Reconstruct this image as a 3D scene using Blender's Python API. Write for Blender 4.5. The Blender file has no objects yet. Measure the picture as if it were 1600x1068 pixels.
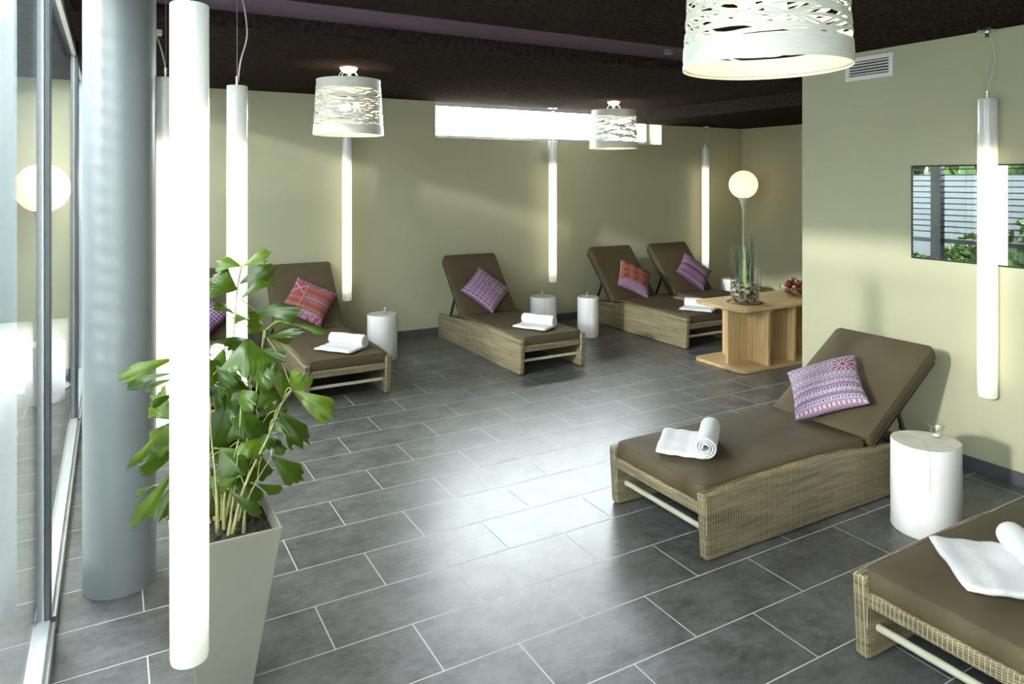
import bpy, bmesh, math, random
from mathutils import Vector, Matrix
random.seed(11)
PI = math.pi
C = bpy.context.scene.collection
SC = bpy.context.scene

# ---------------------------------------------------------------- camera
cam = bpy.data.cameras.new('camera')
camo = bpy.data.objects.new('camera', cam); C.objects.link(camo)
cam.sensor_width = 36.0; cam.sensor_fit = 'HORIZONTAL'
cam.lens = 36.0 * 1106.45 / 1600.0
camo.location = (0, 0, 1.719)
camo.rotation_euler = (PI / 2, 0, -0.51589)
cam.shift_y = -(534 - 279.754) / 1600.0
cam.clip_start = 0.05
SC.camera = camo

# ---------------------------------------------------------------- light and exposure
w = bpy.data.worlds.new('overcast_sky'); SC.world = w; w.use_nodes = True
bg = w.node_tree.nodes['Background']
bg.inputs[0].default_value = (0.90, 0.965, 1.0, 1)
# overcast sky, brightest where the hidden sun stands behind the cloud beyond the back wall
_t = w.node_tree; _tc = _t.nodes.new('ShaderNodeTexCoord')
_dp = _t.nodes.new('ShaderNodeVectorMath'); _dp.operation = 'DOT_PRODUCT'; _dp.inputs[1].default_value = Vector((0.42, 0.80, 0.43)).normalized()
_nm = _t.nodes.new('ShaderNodeVectorMath'); _nm.operation = 'NORMALIZE'
_t.links.new(_tc.outputs['Generated'], _nm.inputs[0]); _t.links.new(_nm.outputs[0], _dp.inputs[0])
_mr = _t.nodes.new('ShaderNodeMapRange'); _mr.interpolation_type = 'SMOOTHSTEP'
_mr.inputs['From Min'].default_value = 0.45; _mr.inputs['From Max'].default_value = 0.98
_mr.inputs['To Min'].default_value = 15.0; _mr.inputs['To Max'].default_value = 120.0
_t.links.new(_dp.outputs['Value'], _mr.inputs['Value']); _t.links.new(_mr.outputs[0], bg.inputs[1])
sun = bpy.data.lights.new('sun', 'SUN'); so = bpy.data.objects.new('sun', sun); C.objects.link(so)
sun.energy = 4.0; sun.angle = math.radians(2.2); sun.color = (1, 0.99, 0.97)
so.rotation_euler = Vector((0.93, 0.20, -0.25)).to_track_quat('-Z', 'Y').to_euler()
def portal(loc, rot, sx, sy):
    l = bpy.data.lights.new('daylight_portal', 'AREA'); o = bpy.data.objects.new('daylight_portal', l)
    l.shape = 'RECTANGLE'; l.size = sx; l.size_y = sy; l.cycles.is_portal = True
    o.location = loc; o.rotation_euler = rot; C.objects.link(o)
portal((-0.45, 2.4, 1.3), (0, -PI / 2, 0), 2.6, 9.8)
portal((4.77, 7.62, 2.40), (-PI / 2, 0, 0), 3.3, 0.45)
SC.view_settings.view_transform = 'Standard'
SC.view_settings.look = 'None'
SC.view_settings.exposure = 0.0
SC.view_settings.gamma = 1.0
SC.view_settings.use_curve_mapping = False

# ---------------------------------------------------------------- node helpers
class NT:
    def __init__(s, name):
        s.m = bpy.data.materials.new(name); s.m.use_nodes = True
        s.t = s.m.node_tree; s.b = s.t.nodes['Principled BSDF']; s.out = s.t.nodes['Material Output']
    def n(s, kind, **kw):
        nd = s.t.nodes.new(kind)
        for k, v in kw.items(): setattr(nd, k, v)
        return nd
    def l(s, a, b): s.t.links.new(a, b)
    def set(s, nd, **kw):
        for k, v in kw.items(): nd.inputs[k.replace('_', ' ')].default_value = v
    def val(s, x, sock):
        if hasattr(x, 'is_linked') or hasattr(x, 'links'): s.l(x, sock)
        else: sock.default_value = x
    def math(s, op, a, b=0.0, c=None):
        nd = s.n('ShaderNodeMath', operation=op); s.val(a, nd.inputs[0]); s.val(b, nd.inputs[1])
        if c is not None: s.val(c, nd.inputs[2])
        return nd.outputs[0]
    def coord(s, what='Object'): return s.n('ShaderNodeTexCoord').outputs[what]
    def xyz(s, v):
        nd = s.n('ShaderNodeSeparateXYZ'); s.l(v, nd.inputs[0]); return nd.outputs
    def comb(s, x, y, z=0.0):
        nd = s.n('ShaderNodeCombineXYZ')
        for i, q in enumerate((x, y, z)): s.val(q, nd.inputs[i])
        return nd.outputs[0]
    def mapping(s, v, scale=(1, 1, 1), loc=(0, 0, 0)):
        nd = s.n('ShaderNodeMapping'); s.l(v, nd.inputs[0]); nd.inputs['Scale'].default_value = scale
        nd.inputs['Location'].default_value = loc; return nd.outputs[0]
    def noise(s, v, scale, detail=3, rough=0.5):
        nd = s.n('ShaderNodeTexNoise'); s.l(v, nd.inputs['Vector'])
        nd.inputs['Scale'].default_value = scale; nd.inputs['Detail'].default_value = detail
        nd.inputs['Roughness'].default_value = rough; return nd.outputs['Fac']
    def ramp(s, f, stops):
        nd = s.n('ShaderNodeValToRGB'); s.l(f, nd.inputs[0]); e = nd.color_ramp.elements
        while len(e) < len(stops): e.new(0.5)
        for i, (p, c) in enumerate(stops): e[i].position = p; e[i].color = (*c, 1)
        return nd.outputs[0]
    def mix(s, f, a, b):
        nd = s.n('ShaderNodeMix', data_type='RGBA'); s.val(f, nd.inputs[0])
        for q, i in ((a, 6), (b, 7)):
            if isinstance(q, tuple): nd.inputs[i].default_value = (*q, 1)
            else: s.l(q, nd.inputs[i])
        return nd.outputs[2]
    def bump(s, h, strength=0.3, dist=0.01):
        nd = s.n('ShaderNodeBump'); s.l(h, nd.inputs['Height'])
        nd.inputs['Strength'].default_value = strength; nd.inputs['Distance'].default_value = dist
        s.l(nd.outputs[0], s.b.inputs['Normal'])
    def base(s, c):
        if isinstance(c, tuple): s.b.inputs['Base Color'].default_value = (*c, 1)
        else: s.l(c, s.b.inputs['Base Color'])

def M(name, col, rough=0.5, metal=0.0, var=0.08, nscale=20.0, bump=0.0, bscale=80.0, spec=0.5, stretch=(1, 1, 1)):
    k = NT(name); v = k.mapping(k.coord(), stretch)
    f = k.noise(v, nscale, 3)
    a = tuple(min(1, x * (1 - var)) for x in col); b = tuple(min(1, x * (1 + var)) for x in col)
    k.base(k.ramp(f, [(0.3, a), (0.7, b)]))
    k.b.inputs['Roughness'].default_value = rough; k.b.inputs['Metallic'].default_value = metal
    k.b.inputs['Specular IOR Level'].default_value = spec
    if bump: k.bump(k.noise(v, bscale, 3), bump, 0.004)
    return k.m

def emit(name, col, strength):
    k = NT(name); k.base((0.8, 0.8, 0.8))
    v = k.noise(k.coord(), 3.0, 1)
    k.l(k.ramp(v, [(0.0, tuple(x * 0.97 for x in col)), (1.0, col)]), k.b.inputs['Emission Color'])
    k.b.inputs['Emission Strength'].default_value = strength
    k.b.inputs['Roughness'].default_value = 0.25
    return k.m

def glass(name, tint=(0.97, 0.99, 0.98), ior=1.5, rough=0.0):
    k = NT(name); k.t.nodes.remove(k.b)
    tr = k.n('ShaderNodeBsdfTransparent'); tr.inputs[0].default_value = (*tint, 1)
    gl = k.n('ShaderNodeBsdfGlossy'); gl.inputs['Roughness'].default_value = rough
    gl.inputs['Color'].default_value = (1, 1, 1, 1)
    fr = k.n('ShaderNodeFresnel')
    bf = k.n('ShaderNodeNewGeometry').outputs['Backfacing']      # thin pane: same reflectance from both sides
    k.l(k.math('ADD', ior, k.math('MULTIPLY', bf, 1.0 / ior - ior)), fr.inputs[0])
    mx = k.n('ShaderNodeMixShader')
    k.l(fr.outputs[0], mx.inputs[0]); k.l(tr.outputs[0], mx.inputs[1]); k.l(gl.outputs[0], mx.inputs[2])
    k.l(mx.outputs[0], k.out.inputs[0])
    return k.m

MAT = {}
MAT['wall'] = M('olive_green_paint', (0.445, 0.435, 0.290), 0.7, var=0.02, nscale=2.0, bump=0.04, bscale=180)
MAT['felt'] = M('dark_brown_felt', (0.036, 0.027, 0.023), 1.0, var=0.5, nscale=30, bump=0.9, bscale=120, spec=0.0, stretch=(1, 3, 1))
MAT['purple'] = M('purple_plaster', (0.125, 0.075, 0.115), 0.8, var=0.03, nscale=3)
MAT['skirt'] = M('grey_skirting_tile', (0.075, 0.080, 0.090), 0.45, var=0.15, nscale=8)
MAT['alu'] = M('dark_aluminium', (0.10, 0.115, 0.125), 0.35, 0.6, var=0.05)
MAT['alu_light'] = M('bright_aluminium', (0.75, 0.78, 0.80), 0.3, 0.5, var=0.03)
MAT['alu_mid'] = M('grey_aluminium', (0.36, 0.39, 0.42), 0.35, 0.5, var=0.03)
MAT['black'] = M('black_metal', (0.012, 0.012, 0.013), 0.4, 0.3, var=0.1)
MAT['slat'] = M('matt_black_slat', (0.02, 0.02, 0.02), 0.95, var=0.1, spec=0.05)
MAT['chrome'] = M('polished_chrome', (0.75, 0.75, 0.73), 0.15, 1.0, var=0.03)
MAT['wire'] = M('clear_grey_cable', (0.55, 0.55, 0.50), 0.35, var=0.03)
MAT['column'] = M('blue_grey_paint', (0.225, 0.25, 0.255), 0.36, var=0.03, nscale=4)
MAT['white'] = M('white_lacquer', (0.80, 0.80, 0.78), 0.35, var=0.02)
MAT['ribbon'] = M('cream_fibre_ribbon', (0.80, 0.81, 0.72), 0.5, var=0.07, nscale=14, bump=0.5, bscale=30, stretch=(1, 1, 14))
MAT['opal'] = None
MAT['rod'] = M('beige_lacquered_rod', (0.50, 0.47, 0.35), 0.45, var=0.06)
MAT['fabric'] = M('brown_canvas', (0.092, 0.070, 0.037), 0.75, var=0.08, nscale=6, bump=0.25, bscale=500, spec=0.3)
MAT['piping'] = M('brown_piping', (0.085, 0.062, 0.036), 0.8, var=0.1, nscale=40)
MAT['under'] = M('dark_slatted_base', (0.02, 0.018, 0.015), 0.7, var=0.2)
MAT['towel'] = M('white_terry', (0.78, 0.78, 0.78), 0.95, var=0.02, nscale=50, bump=0.9, bscale=350, spec=0.1)
MAT['glass_wall'] = glass('window_glass')
MAT['glass_cup'] = glass('cup_glass', (0.96, 0.98, 0.97), 1.5)
MAT['glass_vase'] = glass('vase_glass', (0.975, 0.99, 0.98), 1.5)
MAT['planter'] = M('taupe_gloss_planter', (0.30, 0.288, 0.24), 0.10, var=0.01)
MAT['planter_in'] = M('planter_liner', (0.16, 0.15, 0.13), 0.3, var=0.05)
MAT['soil'] = M('dark_bark_soil', (0.030, 0.022, 0.016), 0.95, var=0.5, nscale=60, bump=1.0, bscale=90)
MAT['cane'] = M('palm_cane', (0.36, 0.36, 0.14), 0.5, var=0.3, nscale=9, stretch=(1, 1, 4))
MAT['globe'] = emit('lit_opal_globe', (1.0, 0.78, 0.50), 1.2)
MAT['bulb'] = emit('lamp_bulb', (1.0, 0.84, 0.60), 26.0)
MAT['diffuser'] = emit('lit_canopy', (1.0, 0.80, 0.50), 14.0)
MAT['tube_core'] = emit('fluorescent_core', (1.0, 0.90, 0.70), 7.0)
MAT['cand'] = M('candle_wax', (0.85, 0.85, 0.82), 0.5, var=0.02)
MAT['mirror'] = M('mirror_silver', (0.90, 0.92, 0.91), 0.0, 1.0, var=0.0)
MAT['apple'] = None

def opal():
    k = NT('opal_glass')
    k.t.nodes.remove(k.b)
    d = k.n('ShaderNodeBsdfDiffuse'); t = k.n('ShaderNodeBsdfTranslucent'); g = k.n('ShaderNodeBsdfGlossy')
    nz = k.noise(k.coord(), 5.0, 1)
    c = k.ramp(nz, [(0, (0.86, 0.88, 0.86)), (1, (0.90, 0.91, 0.89))])
    k.l(c, d.inputs[0]); k.l(c, t.inputs[0]); g.inputs['Roughness'].default_value = 0.08
    m1 = k.n('ShaderNodeMixShader'); m1.inputs[0].default_value = 0.5
    k.l(d.outputs[0], m1.inputs[1]); k.l(t.outputs[0], m1.inputs[2])
    fr = k.n('ShaderNodeFresnel')
    bf = k.n('ShaderNodeNewGeometry').outputs['Backfacing']
    k.l(k.math('ADD', 1.45, k.math('MULTIPLY', bf, 1.0 / 1.45 - 1.45)), fr.inputs[0])
    m2 = k.n('ShaderNodeMixShader'); k.l(fr.outputs[0], m2.inputs[0])
    k.l(m1.outputs[0], m2.inputs[1]); k.l(g.outputs[0], m2.inputs[2]); k.l(m2.outputs[0], k.out.inputs[0])
    return k.m
MAT['opal'] = opal()

def tiles():
    k = NT('grey_stone_tiles'); co = k.coord(); x, y, z = k.xyz(co)
    v = k.comb(k.math('ADD', x, 0.784 + 60), k.math('ADD', y, -5.5716 + 30))
    b = k.n('ShaderNodeTexBrick'); k.l(v, b.inputs['Vector'])
    b.offset = 0.5; b.offset_frequency = 2; b.squash = 1.0
    k.set(b, Scale=1.0, Mortar_Size=0.0028, Mortar_Smooth=0.15, Bias=0.0, Brick_Width=0.6, Row_Height=0.3)
    b.inputs['Color1'].default_value = (0.75, 0.75, 0.75, 1); b.inputs['Color2'].default_value = (1, 1, 1, 1); b.inputs['Mortar'].default_value = (0, 0, 0, 1)
    n1 = k.noise(k.mapping(co, (1, 1.3, 1)), 4.5, 6, 0.66)
    n2 = k.noise(k.mapping(co, (1, 1.8, 1), (7, 3, 0)), 17.0, 8, 0.75)
    f = k.math('ADD', k.math('MULTIPLY', n1, 0.5), k.math('MULTIPLY', n2, 0.5))
    c = k.ramp(f, [(0.34, (0.036, 0.033, 0.031)), (0.45, (0.084, 0.081, 0.078)), (0.58, (0.145, 0.145, 0.144))])
    mul = k.n('ShaderNodeMix', data_type='RGBA', blend_type='MULTIPLY'); mul.inputs[0].default_value = 0.35
    k.l(c, mul.inputs[6]); k.l(b.outputs['Color'], mul.inputs[7])
    col = k.mix(b.outputs['Fac'], mul.outputs[2], (0.50, 0.50, 0.48)); k.base(col)
    k.l(k.math('ADD', k.math('MULTIPLY', n2, 0.12), k.math('ADD', 0.30, k.math('MULTIPLY', b.outputs['Fac'], 0.4))), k.b.inputs['Roughness'])
    k.b.inputs['Specular IOR Level'].default_value = 0.75
    h = k.math('SUBTRACT', k.math('MULTIPLY', n2, 0.10), b.outputs['Fac'])
    k.bump(h, 0.35, 0.002)
    return k.m
MAT['tiles'] = tiles()

def rattan():
    k = NT('woven_rattan'); co = k.coord(); x, y, z = k.xyz(co)
    P, Q = 0.016, 0.0085
    nx, ny, nz = k.xyz(k.coord('Normal'))
    sel = k.math('GREATER_THAN', k.math('ABSOLUTE', nx), k.math('ABSOLUTE', ny))   # ribs follow the face they are on
    h = k.math('ADD', k.math('MULTIPLY', y, sel), k.math('MULTIPLY', x, k.math('SUBTRACT', 1.0, sel)))
    hp = k.math('MULTIPLY', h, 1 / P)
    cell = k.math('FLOOR', hp)
    par = k.math('MULTIPLY', k.math('MODULO', k.math('ADD', cell, 1000.0), 2.0), 0.5)
    vq = k.math('MULTIPLY', z, 1 / Q)
    strand = k.math('SINE', k.math('MULTIPLY', k.math('ADD', vq, par), PI * 2))
    rib = k.math('ABSOLUTE', k.math('SINE', k.math('MULTIPLY', hp, PI)))
    ht = k.math('MULTIPLY', k.math('ADD', k.math('MULTIPLY', strand, 0.5), 0.5), k.math('POWER', rib, 0.6))
    st = k.noise(k.mapping(co, (2.5, 2.5, 38)), 1.0, 3, 0.6)
    st2 = k.noise(k.mapping(co, (9, 9, 110)), 1.0, 2, 0.6)
    f = k.math('ADD', k.math('MULTIPLY', st, 0.6), k.math('MULTIPLY', st2, 0.4))
    c = k.ramp(f, [(0.36, (0.085, 0.068, 0.034)), (0.48, (0.235, 0.190, 0.095)), (0.60, (0.40, 0.33, 0.175))])
    dark = k.mix(k.math('MINIMUM', k.math('ADD', ht, 0.12), 1.0), (0.075, 0.062, 0.036), c)
    # pale uprights showing between strands
    up = k.math('GREATER_THAN', 0.30, rib)
    col = k.mix(k.math('MULTIPLY', up, 0.55), dark, (0.62, 0.57, 0.40)); k.base(col)
    k.b.inputs['Roughness'].default_value = 0.5
    k.bump(k.math('ADD', ht, k.math('MULTIPLY', up, 0.5)), 0.6, 0.003)
    return k.m
MAT['rattan'] = rattan()

def logwood(seed):
    k = NT('white_painted_log'); co = k.coord(); x, y, z = k.xyz(co)
    wv = k.math('MULTIPLY', k.math('SUBTRACT', k.noise(k.comb(seed, 0.0, z), 7.0, 2), 0.5), 0.014)
    cr = k.math('LESS_THAN', k.math('ABSOLUTE', k.math('SUBTRACT', x, wv)), 0.0010)
    fr = k.math('LESS_THAN', y, 0.02)
    lo = k.math('LESS_THAN', z, 0.20 + 0.5 * (seed % 2)) if seed > 0.5 else k.math('GREATER_THAN', z, 0.24)
    crack = k.math('MULTIPLY', k.math('MULTIPLY', cr, fr), lo)
    n = k.noise(k.mapping(co, (6, 6, 1.2)), 2.0, 4)
    side = k.ramp(n, [(0.3, (0.74, 0.74, 0.73)), (0.7, (0.84, 0.84, 0.83))])
    col = k.mix(k.math('MULTIPLY', crack, 0.8), side, (0.10, 0.09, 0.07)); k.base(col)
    k.b.inputs['Roughness'].default_value = 0.4
    k.bump(n, 0.15, 0.004)
    return k.m
def logtop():
    k = NT('bleached_log_end'); co = k.coord(); x, y, z = k.xyz(co)
    r = k.math('SQRT', k.math('ADD', k.math('MULTIPLY', x, x), k.math('MULTIPLY', y, y)))
    n = k.noise(co, 9.0, 5, 0.65)
    rg = k.math('SINE', k.math('ADD', k.math('MULTIPLY', r, 420.0), k.math('MULTIPLY', n, 9.0)))
    f = k.math('ADD', k.math('MULTIPLY', rg, 0.025), n)
    c = k.ramp(f, [(0.3, (0.46, 0.43, 0.35)), (0.6, (0.62, 0.59, 0.50)), (0.8, (0.72, 0.70, 0.62))])
    cr = k.math('LESS_THAN', k.math('ABSOLUTE', k.math('ADD', x, k.math('MULTIPLY', n, 0.008))), 0.001)
    col = k.mix(k.math('MULTIPLY', k.math('MULTIPLY', cr, k.math('LESS_THAN', y, 0.01)), 0.8), c, (0.10, 0.08, 0.05)); k.base(col)
    k.b.inputs['Roughness'].default_value = 0.6
    return k.m
MAT['logs'] = [logwood(0.0), logwood(1.0)]
MAT['logtop'] = logtop()

def oak(name, axis):
    k = NT(name); co = k.coord()
    sc = {'x': (2, 40, 40), 'z': (40, 40, 2)}[axis]
    n = k.noise(k.mapping(co, sc), 1.0, 4, 0.6)
    c = k.ramp(n, [(0.3, (0.40, 0.265, 0.125)), (0.55, (0.56, 0.40, 0.20)), (0.75, (0.64, 0.47, 0.26))]); k.base(c)
    k.b.inputs['Roughness'].default_value = 0.38
    k.bump(n, 0.08, 0.002)
    return k.m
MAT['oak_x'] = oak('oak_veneer_flat', 'x'); MAT['oak_z'] = oak('oak_veneer_upright', 'z')

def leafmat():
    k = NT('palm_leaf'); uv = k.coord('UV'); u, v, _ = k.xyz(uv)
    veins = k.math('SINE', k.math('MULTIPLY', v, 70.0))
    n = k.noise(k.coord(), 14.0, 3)
    oi = k.n('ShaderNodeObjectInfo').outputs['Random']
    f = k.math('ADD', k.math('ADD', k.math('MULTIPLY', veins, 0.07), k.math('MULTIPLY', n, 0.5)), k.math('MULTIPLY', oi, 0.45))
    c = k.ramp(f, [(0.25, (0.016, 0.042, 0.003)), (0.6, (0.045, 0.092, 0.006)), (0.95, (0.17, 0.25, 0.02))])
    k.base(c); k.b.inputs['Roughness'].default_value = 0.33
    k.b.inputs['Specular IOR Level'].default_value = 0.38
    k.bump(veins, 0.12, 0.002)
    tl = k.n('ShaderNodeBsdfTranslucent')
    k.l(k.mix(0.5, c, (0.26, 0.36, 0.012)), tl.inputs[0])
    mx = k.n('ShaderNodeMixShader'); mx.inputs[0].default_value = 0.24
    k.l(k.b.outputs[0], mx.inputs[1]); k.l(tl.outputs[0], mx.inputs[2]); k.l(mx.outputs[0], k.out.inputs[0])
    return k.m
MAT['leaf'] = leafmat()

def attrmat(name):
    k = NT(name); a = k.n('ShaderNodeAttribute', attribute_name='thread'); co = k.coord()
    n = k.noise(co, 160.0, 2)
    mul = k.n('ShaderNodeMix', data_type='RGBA', blend_type='MULTIPLY'); mul.inputs[0].default_value = 0.5
    k.l(a.outputs['Color'], mul.inputs[6]); k.l(k.ramp(n, [(0.3, (0.75, 0.75, 0.75)), (0.7, (1, 1, 1))]), mul.inputs[7])
    k.base(mul.outputs[2]); k.b.inputs['Roughness'].default_value = 0.85
    k.b.inputs['Specular IOR Level'].default_value = 0.2
    k.bump(n, 0.4, 0.002)
    return k.m
MAT['embroid'] = attrmat('embroidered_cloth')

def applemat():
    k = NT('red_apple_skin'); co = k.coord(); x, y, z = k.xyz(co)
    n = k.noise(k.mapping(co, (30, 30, 6)), 1.0, 4)
    f = k.math('ADD', k.math('MULTIPLY', z, 9.0), k.math('MULTIPLY', n, 1.0))
    c = k.ramp(f, [(0.25, (0.16, 0.010, 0.012)), (0.65, (0.26, 0.03, 0.02)), (1.0, (0.42, 0.28, 0.09))])
    k.base(c); k.b.inputs['Roughness'].default_value = 0.2
    return k.m
MAT['apple'] = applemat()
def pebblemat():
    k = NT('river_pebbles'); oi = k.n('ShaderNodeTexVoronoi', feature='F1'); k.l(k.coord(), oi.inputs[0]); oi.inputs['Scale'].default_value = 45
    s = k.xyz(oi.outputs['Color'])[0]
    k.base(k.ramp(s, [(0.15, (0.035, 0.025, 0.018)), (0.45, (0.16, 0.12, 0.07)), (0.7, (0.38, 0.32, 0.21)), (0.95, (0.75, 0.70, 0.58))]))
    k.b.inputs['Roughness'].default_value = 0.4
    return k.m
MAT['pebble'] = pebblemat()
MAT['snake'] = M('dark_green_blade', (0.030, 0.085, 0.035), 0.35, var=0.4, nscale=12, stretch=(1, 1, 0.3))
MAT['lime'] = M('pale_lime_shoot', (0.42, 0.60, 0.16), 0.4, var=0.15)
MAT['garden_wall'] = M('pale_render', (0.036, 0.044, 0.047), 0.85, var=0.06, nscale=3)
MAT['paving'] = M('pale_gravel', (0.20, 0.20, 0.19), 0.9, var=0.2, nscale=40)
MAT['bark'] = M('tree_bark', (0.10, 0.08, 0.06), 0.9, var=0.3, nscale=10)
MAT['shrub'] = M('shrub_leaves', (0.045, 0.09, 0.018), 0.5, var=0.5, nscale=5)

# ---------------------------------------------------------------- object helpers
def setp(o, label=None, cat=None, group=None, kind=None):
    if label: o['label'] = label
    if cat: o['category'] = cat
    if group: o['group'] = group
    if kind: o['kind'] = kind
    return o
def obj(name, bm, mats, parent=None, smooth=False, bevel=0.0, seg=2, loc=None, auto=False):
    me = bpy.data.meshes.new(name)
    bm.normal_update(); bm.to_mesh(me); bm.free()
    if not isinstance(mats, (list, tuple)): mats = [mats]
    for m in mats: me.materials.append(m)
    o = bpy.data.objects.new(name, me); C.objects.link(o)
    if parent: o.parent = parent
    if smooth:
        for p in me.polygons: p.use_smooth = True
        if auto:
            try: me.set_sharp_from_angle(angle=math.radians(40))
            except Exception: pass
    if bevel:
        b = o.modifiers.new('bevel', 'BEVEL'); b.width = bevel; b.segments = seg; b.limit_method = 'ANGLE'
        b.angle_limit = math.radians(40)
    if loc: o.location = loc
    return o
def empty(name, loc=(0, 0, 0), rz=0.0):
    o = bpy.data.objects.new(name, None); o.empty_display_size = 0.1; C.objects.link(o)
    o.location = loc; o.rotation_euler = (0, 0, rz); return o
def box(bm, x0, x1, y0, y1, z0, z1, mat=0, mx=None):
    v = [bm.verts.new((x, y, z)) for z in (z0, z1) for y in (y0, y1) for x in (x0, x1)]
    if mx is not None:
        for q in v: q.co = mx @ q.co
    for f in ((0, 2, 3, 1), (4, 5, 7, 6), (0, 1, 5, 4), (2, 6, 7, 3), (0, 4, 6, 2), (1, 3, 7, 5)):
        bm.faces.new([v[i] for i in f]).material_index = mat
def B(*a, **k):
    bm = bmesh.new(); box(bm, *a, **k); return bm
def tube(bm, pts, r, n=8, cap=True, mat=0):
    pts = [Vector(p) for p in pts]; rr = r if isinstance(r, (list, tuple)) else [r] * len(pts)
    rings = []; up = None
    for i, p in enumerate(pts):
        d = (pts[min(i + 1, len(pts) - 1)] - pts[max(i - 1, 0)]).normalized()
        if up is None: up = Vector((0, 0, 1)) if abs(d.z) < 0.9 else Vector((1, 0, 0))
        a = d.cross(up).normalized(); b = a.cross(d).normalized(); up = b
        rings.append([bm.verts.new(p + (a * math.cos(t) + b * math.sin(t)) * rr[i]) for t in (2 * PI * j / n for j in range(n))])
    for i in range(len(rings) - 1):
        for j in range(n):
            f = bm.faces.new((rings[i][j], rings[i][(j + 1) % n], rings[i + 1][(j + 1) % n], rings[i + 1][j])); f.material_index = mat
    if cap:
        bm.faces.new(rings[0][::-1]).material_index = mat; bm.faces.new(rings[-1]).material_index = mat
def smoothpath(pts, sub=5):
    P = [Vector(p) for p in pts]; P = [P[0] * 2 - P[1]] + P + [P[-1] * 2 - P[-2]]; out = []
    for i in range(1, len(P) - 2):
        for k in range(sub):
            t = k / sub
            out.append(0.5 * ((2 * P[i]) + (-P[i - 1] + P[i + 1]) * t + (2 * P[i - 1] - 5 * P[i] + 4 * P[i + 1] - P[i + 2]) * t * t + (-P[i - 1] + 3 * P[i] - 3 * P[i + 1] + P[i + 2]) * t ** 3))
    out.append(P[-2]); return out
def lathe(bm, prof, n=32, c=(0, 0, 0), mat=0, closed=False):
    rings = []
    for r, z in prof:
        if r < 1e-6: rings.append([bm.verts.new((c[0], c[1], c[2] + z))])
        else: rings.append([bm.verts.new((c[0] + r * math.cos(2 * PI * j / n), c[1] + r * math.sin(2 * PI * j / n), c[2] + z)) for j in range(n)])
    for a, b in zip(rings, rings[1:]):
        for j in range(n):
            q = [a[j % len(a)], a[(j + 1) % len(a)], b[(j + 1) % len(b)], b[j % len(b)]]
            u = []
            for z_ in q:
                if z_ not in u: u.append(z_)
            if len(u) >= 3: bm.faces.new(u).material_index = mat
def struct(name, bm, m, parent=None, **k):
    o = obj(name, bm, m, parent, **k)
    if not parent: o['kind'] = 'structure'
    return o
def clone(root):
    r = root.copy(); C.objects.link(r)
    for ch in list(root.children):
        c = ch.copy(); C.objects.link(c); c.parent = r
        for g in list(ch.children):
            d = g.copy(); C.objects.link(d); d.parent = c
    return r

# ================================================================ THE ROOM
ZC = 2.58
struct('floor', B(-0.30, 8.2, -2.6, 7.6, -0.10, 0.0), MAT['tiles'])
# ceiling: purple slab above, dark felt panels hung below it with an open slot between
struct('ceiling', B(-0.30, 8.2, -2.6, 7.6, 2.665, 2.80), MAT['purple'])
struct('ceiling', B(-0.18, 8.0, -2.6, 3.50, ZC, 2.665), MAT['felt'])
struct('ceiling', B(-0.18, 7.91, 4.255, 7.24, ZC, 2.665), MAT['felt'])
struct('ceiling', B(5.87, 7.91, 4.255, 7.24, 2.44, ZC), MAT['felt'])
# back wall with the deep clerestory opening
WX0, WX1, WZ0 = 3.135, 6.40, 2.178
bm = bmesh.new()
box(bm, -0.30, WX0, 7.24, 7.54, 0, 2.665); box(bm, WX1, 8.2, 7.24, 7.54, 0, 2.665); box(bm, WX0, WX1, 7.24, 7.54, 0, WZ0)
struct('wall_back', bm, MAT['wall'])
struct('wall_right', B(4.43, 4.63, -2.6, 3.48, 0, 2.665), MAT['wall'])
struct('wall_return', B(4.63, 8.2, 3.30, 3.48, 0, 2.665), MAT['wall'])
struct('wall_alcove', B(7.91, 8.2, 3.48, 7.24, 0, 2.665), MAT['wall'])
struct('wall_front', B(-0.30, 4.43, -2.6, -2.5, 0, 2.665), MAT['wall'])
struct('baseboard_back', B(-0.14, 7.90, 7.228, 7.24, 0, 0.08), MAT['skirt'], bevel=0.002)
struct('baseboard_right', B(4.418, 4.43, -2.5, 3.48, 0, 0.08), MAT['skirt'], bevel=0.002)
struct('baseboard_alcove', B(7.898, 7.91, 3.49, 7.22, 0, 0.08), MAT['skirt'], bevel=0.002)
# clerestory window
win = empty('window_1', (WX0, 7.50, WZ0)); win['kind'] = 'structure'
bm = bmesh.new(); Lw = WX1 - WX0; hw = ZC - WZ0
box(bm, 0, Lw, -0.01, 0.04, 0, 0.05); box(bm, 0, Lw, 0, 0.04, hw - 0.02, hw + 0.06)
box(bm, 0, 0.04, 0, 0.04, 0.035, hw); box(bm, Lw - 0.045, Lw, 0, 0.04, 0.035, hw)
obj('window_frame', bm, MAT['alu_mid'], win, bevel=0.003)
obj('glass_pane', B(0.04, Lw - 0.045, 0.016, 0.022, 0.035, hw - 0.02), MAT['glass_wall'], win)

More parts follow.
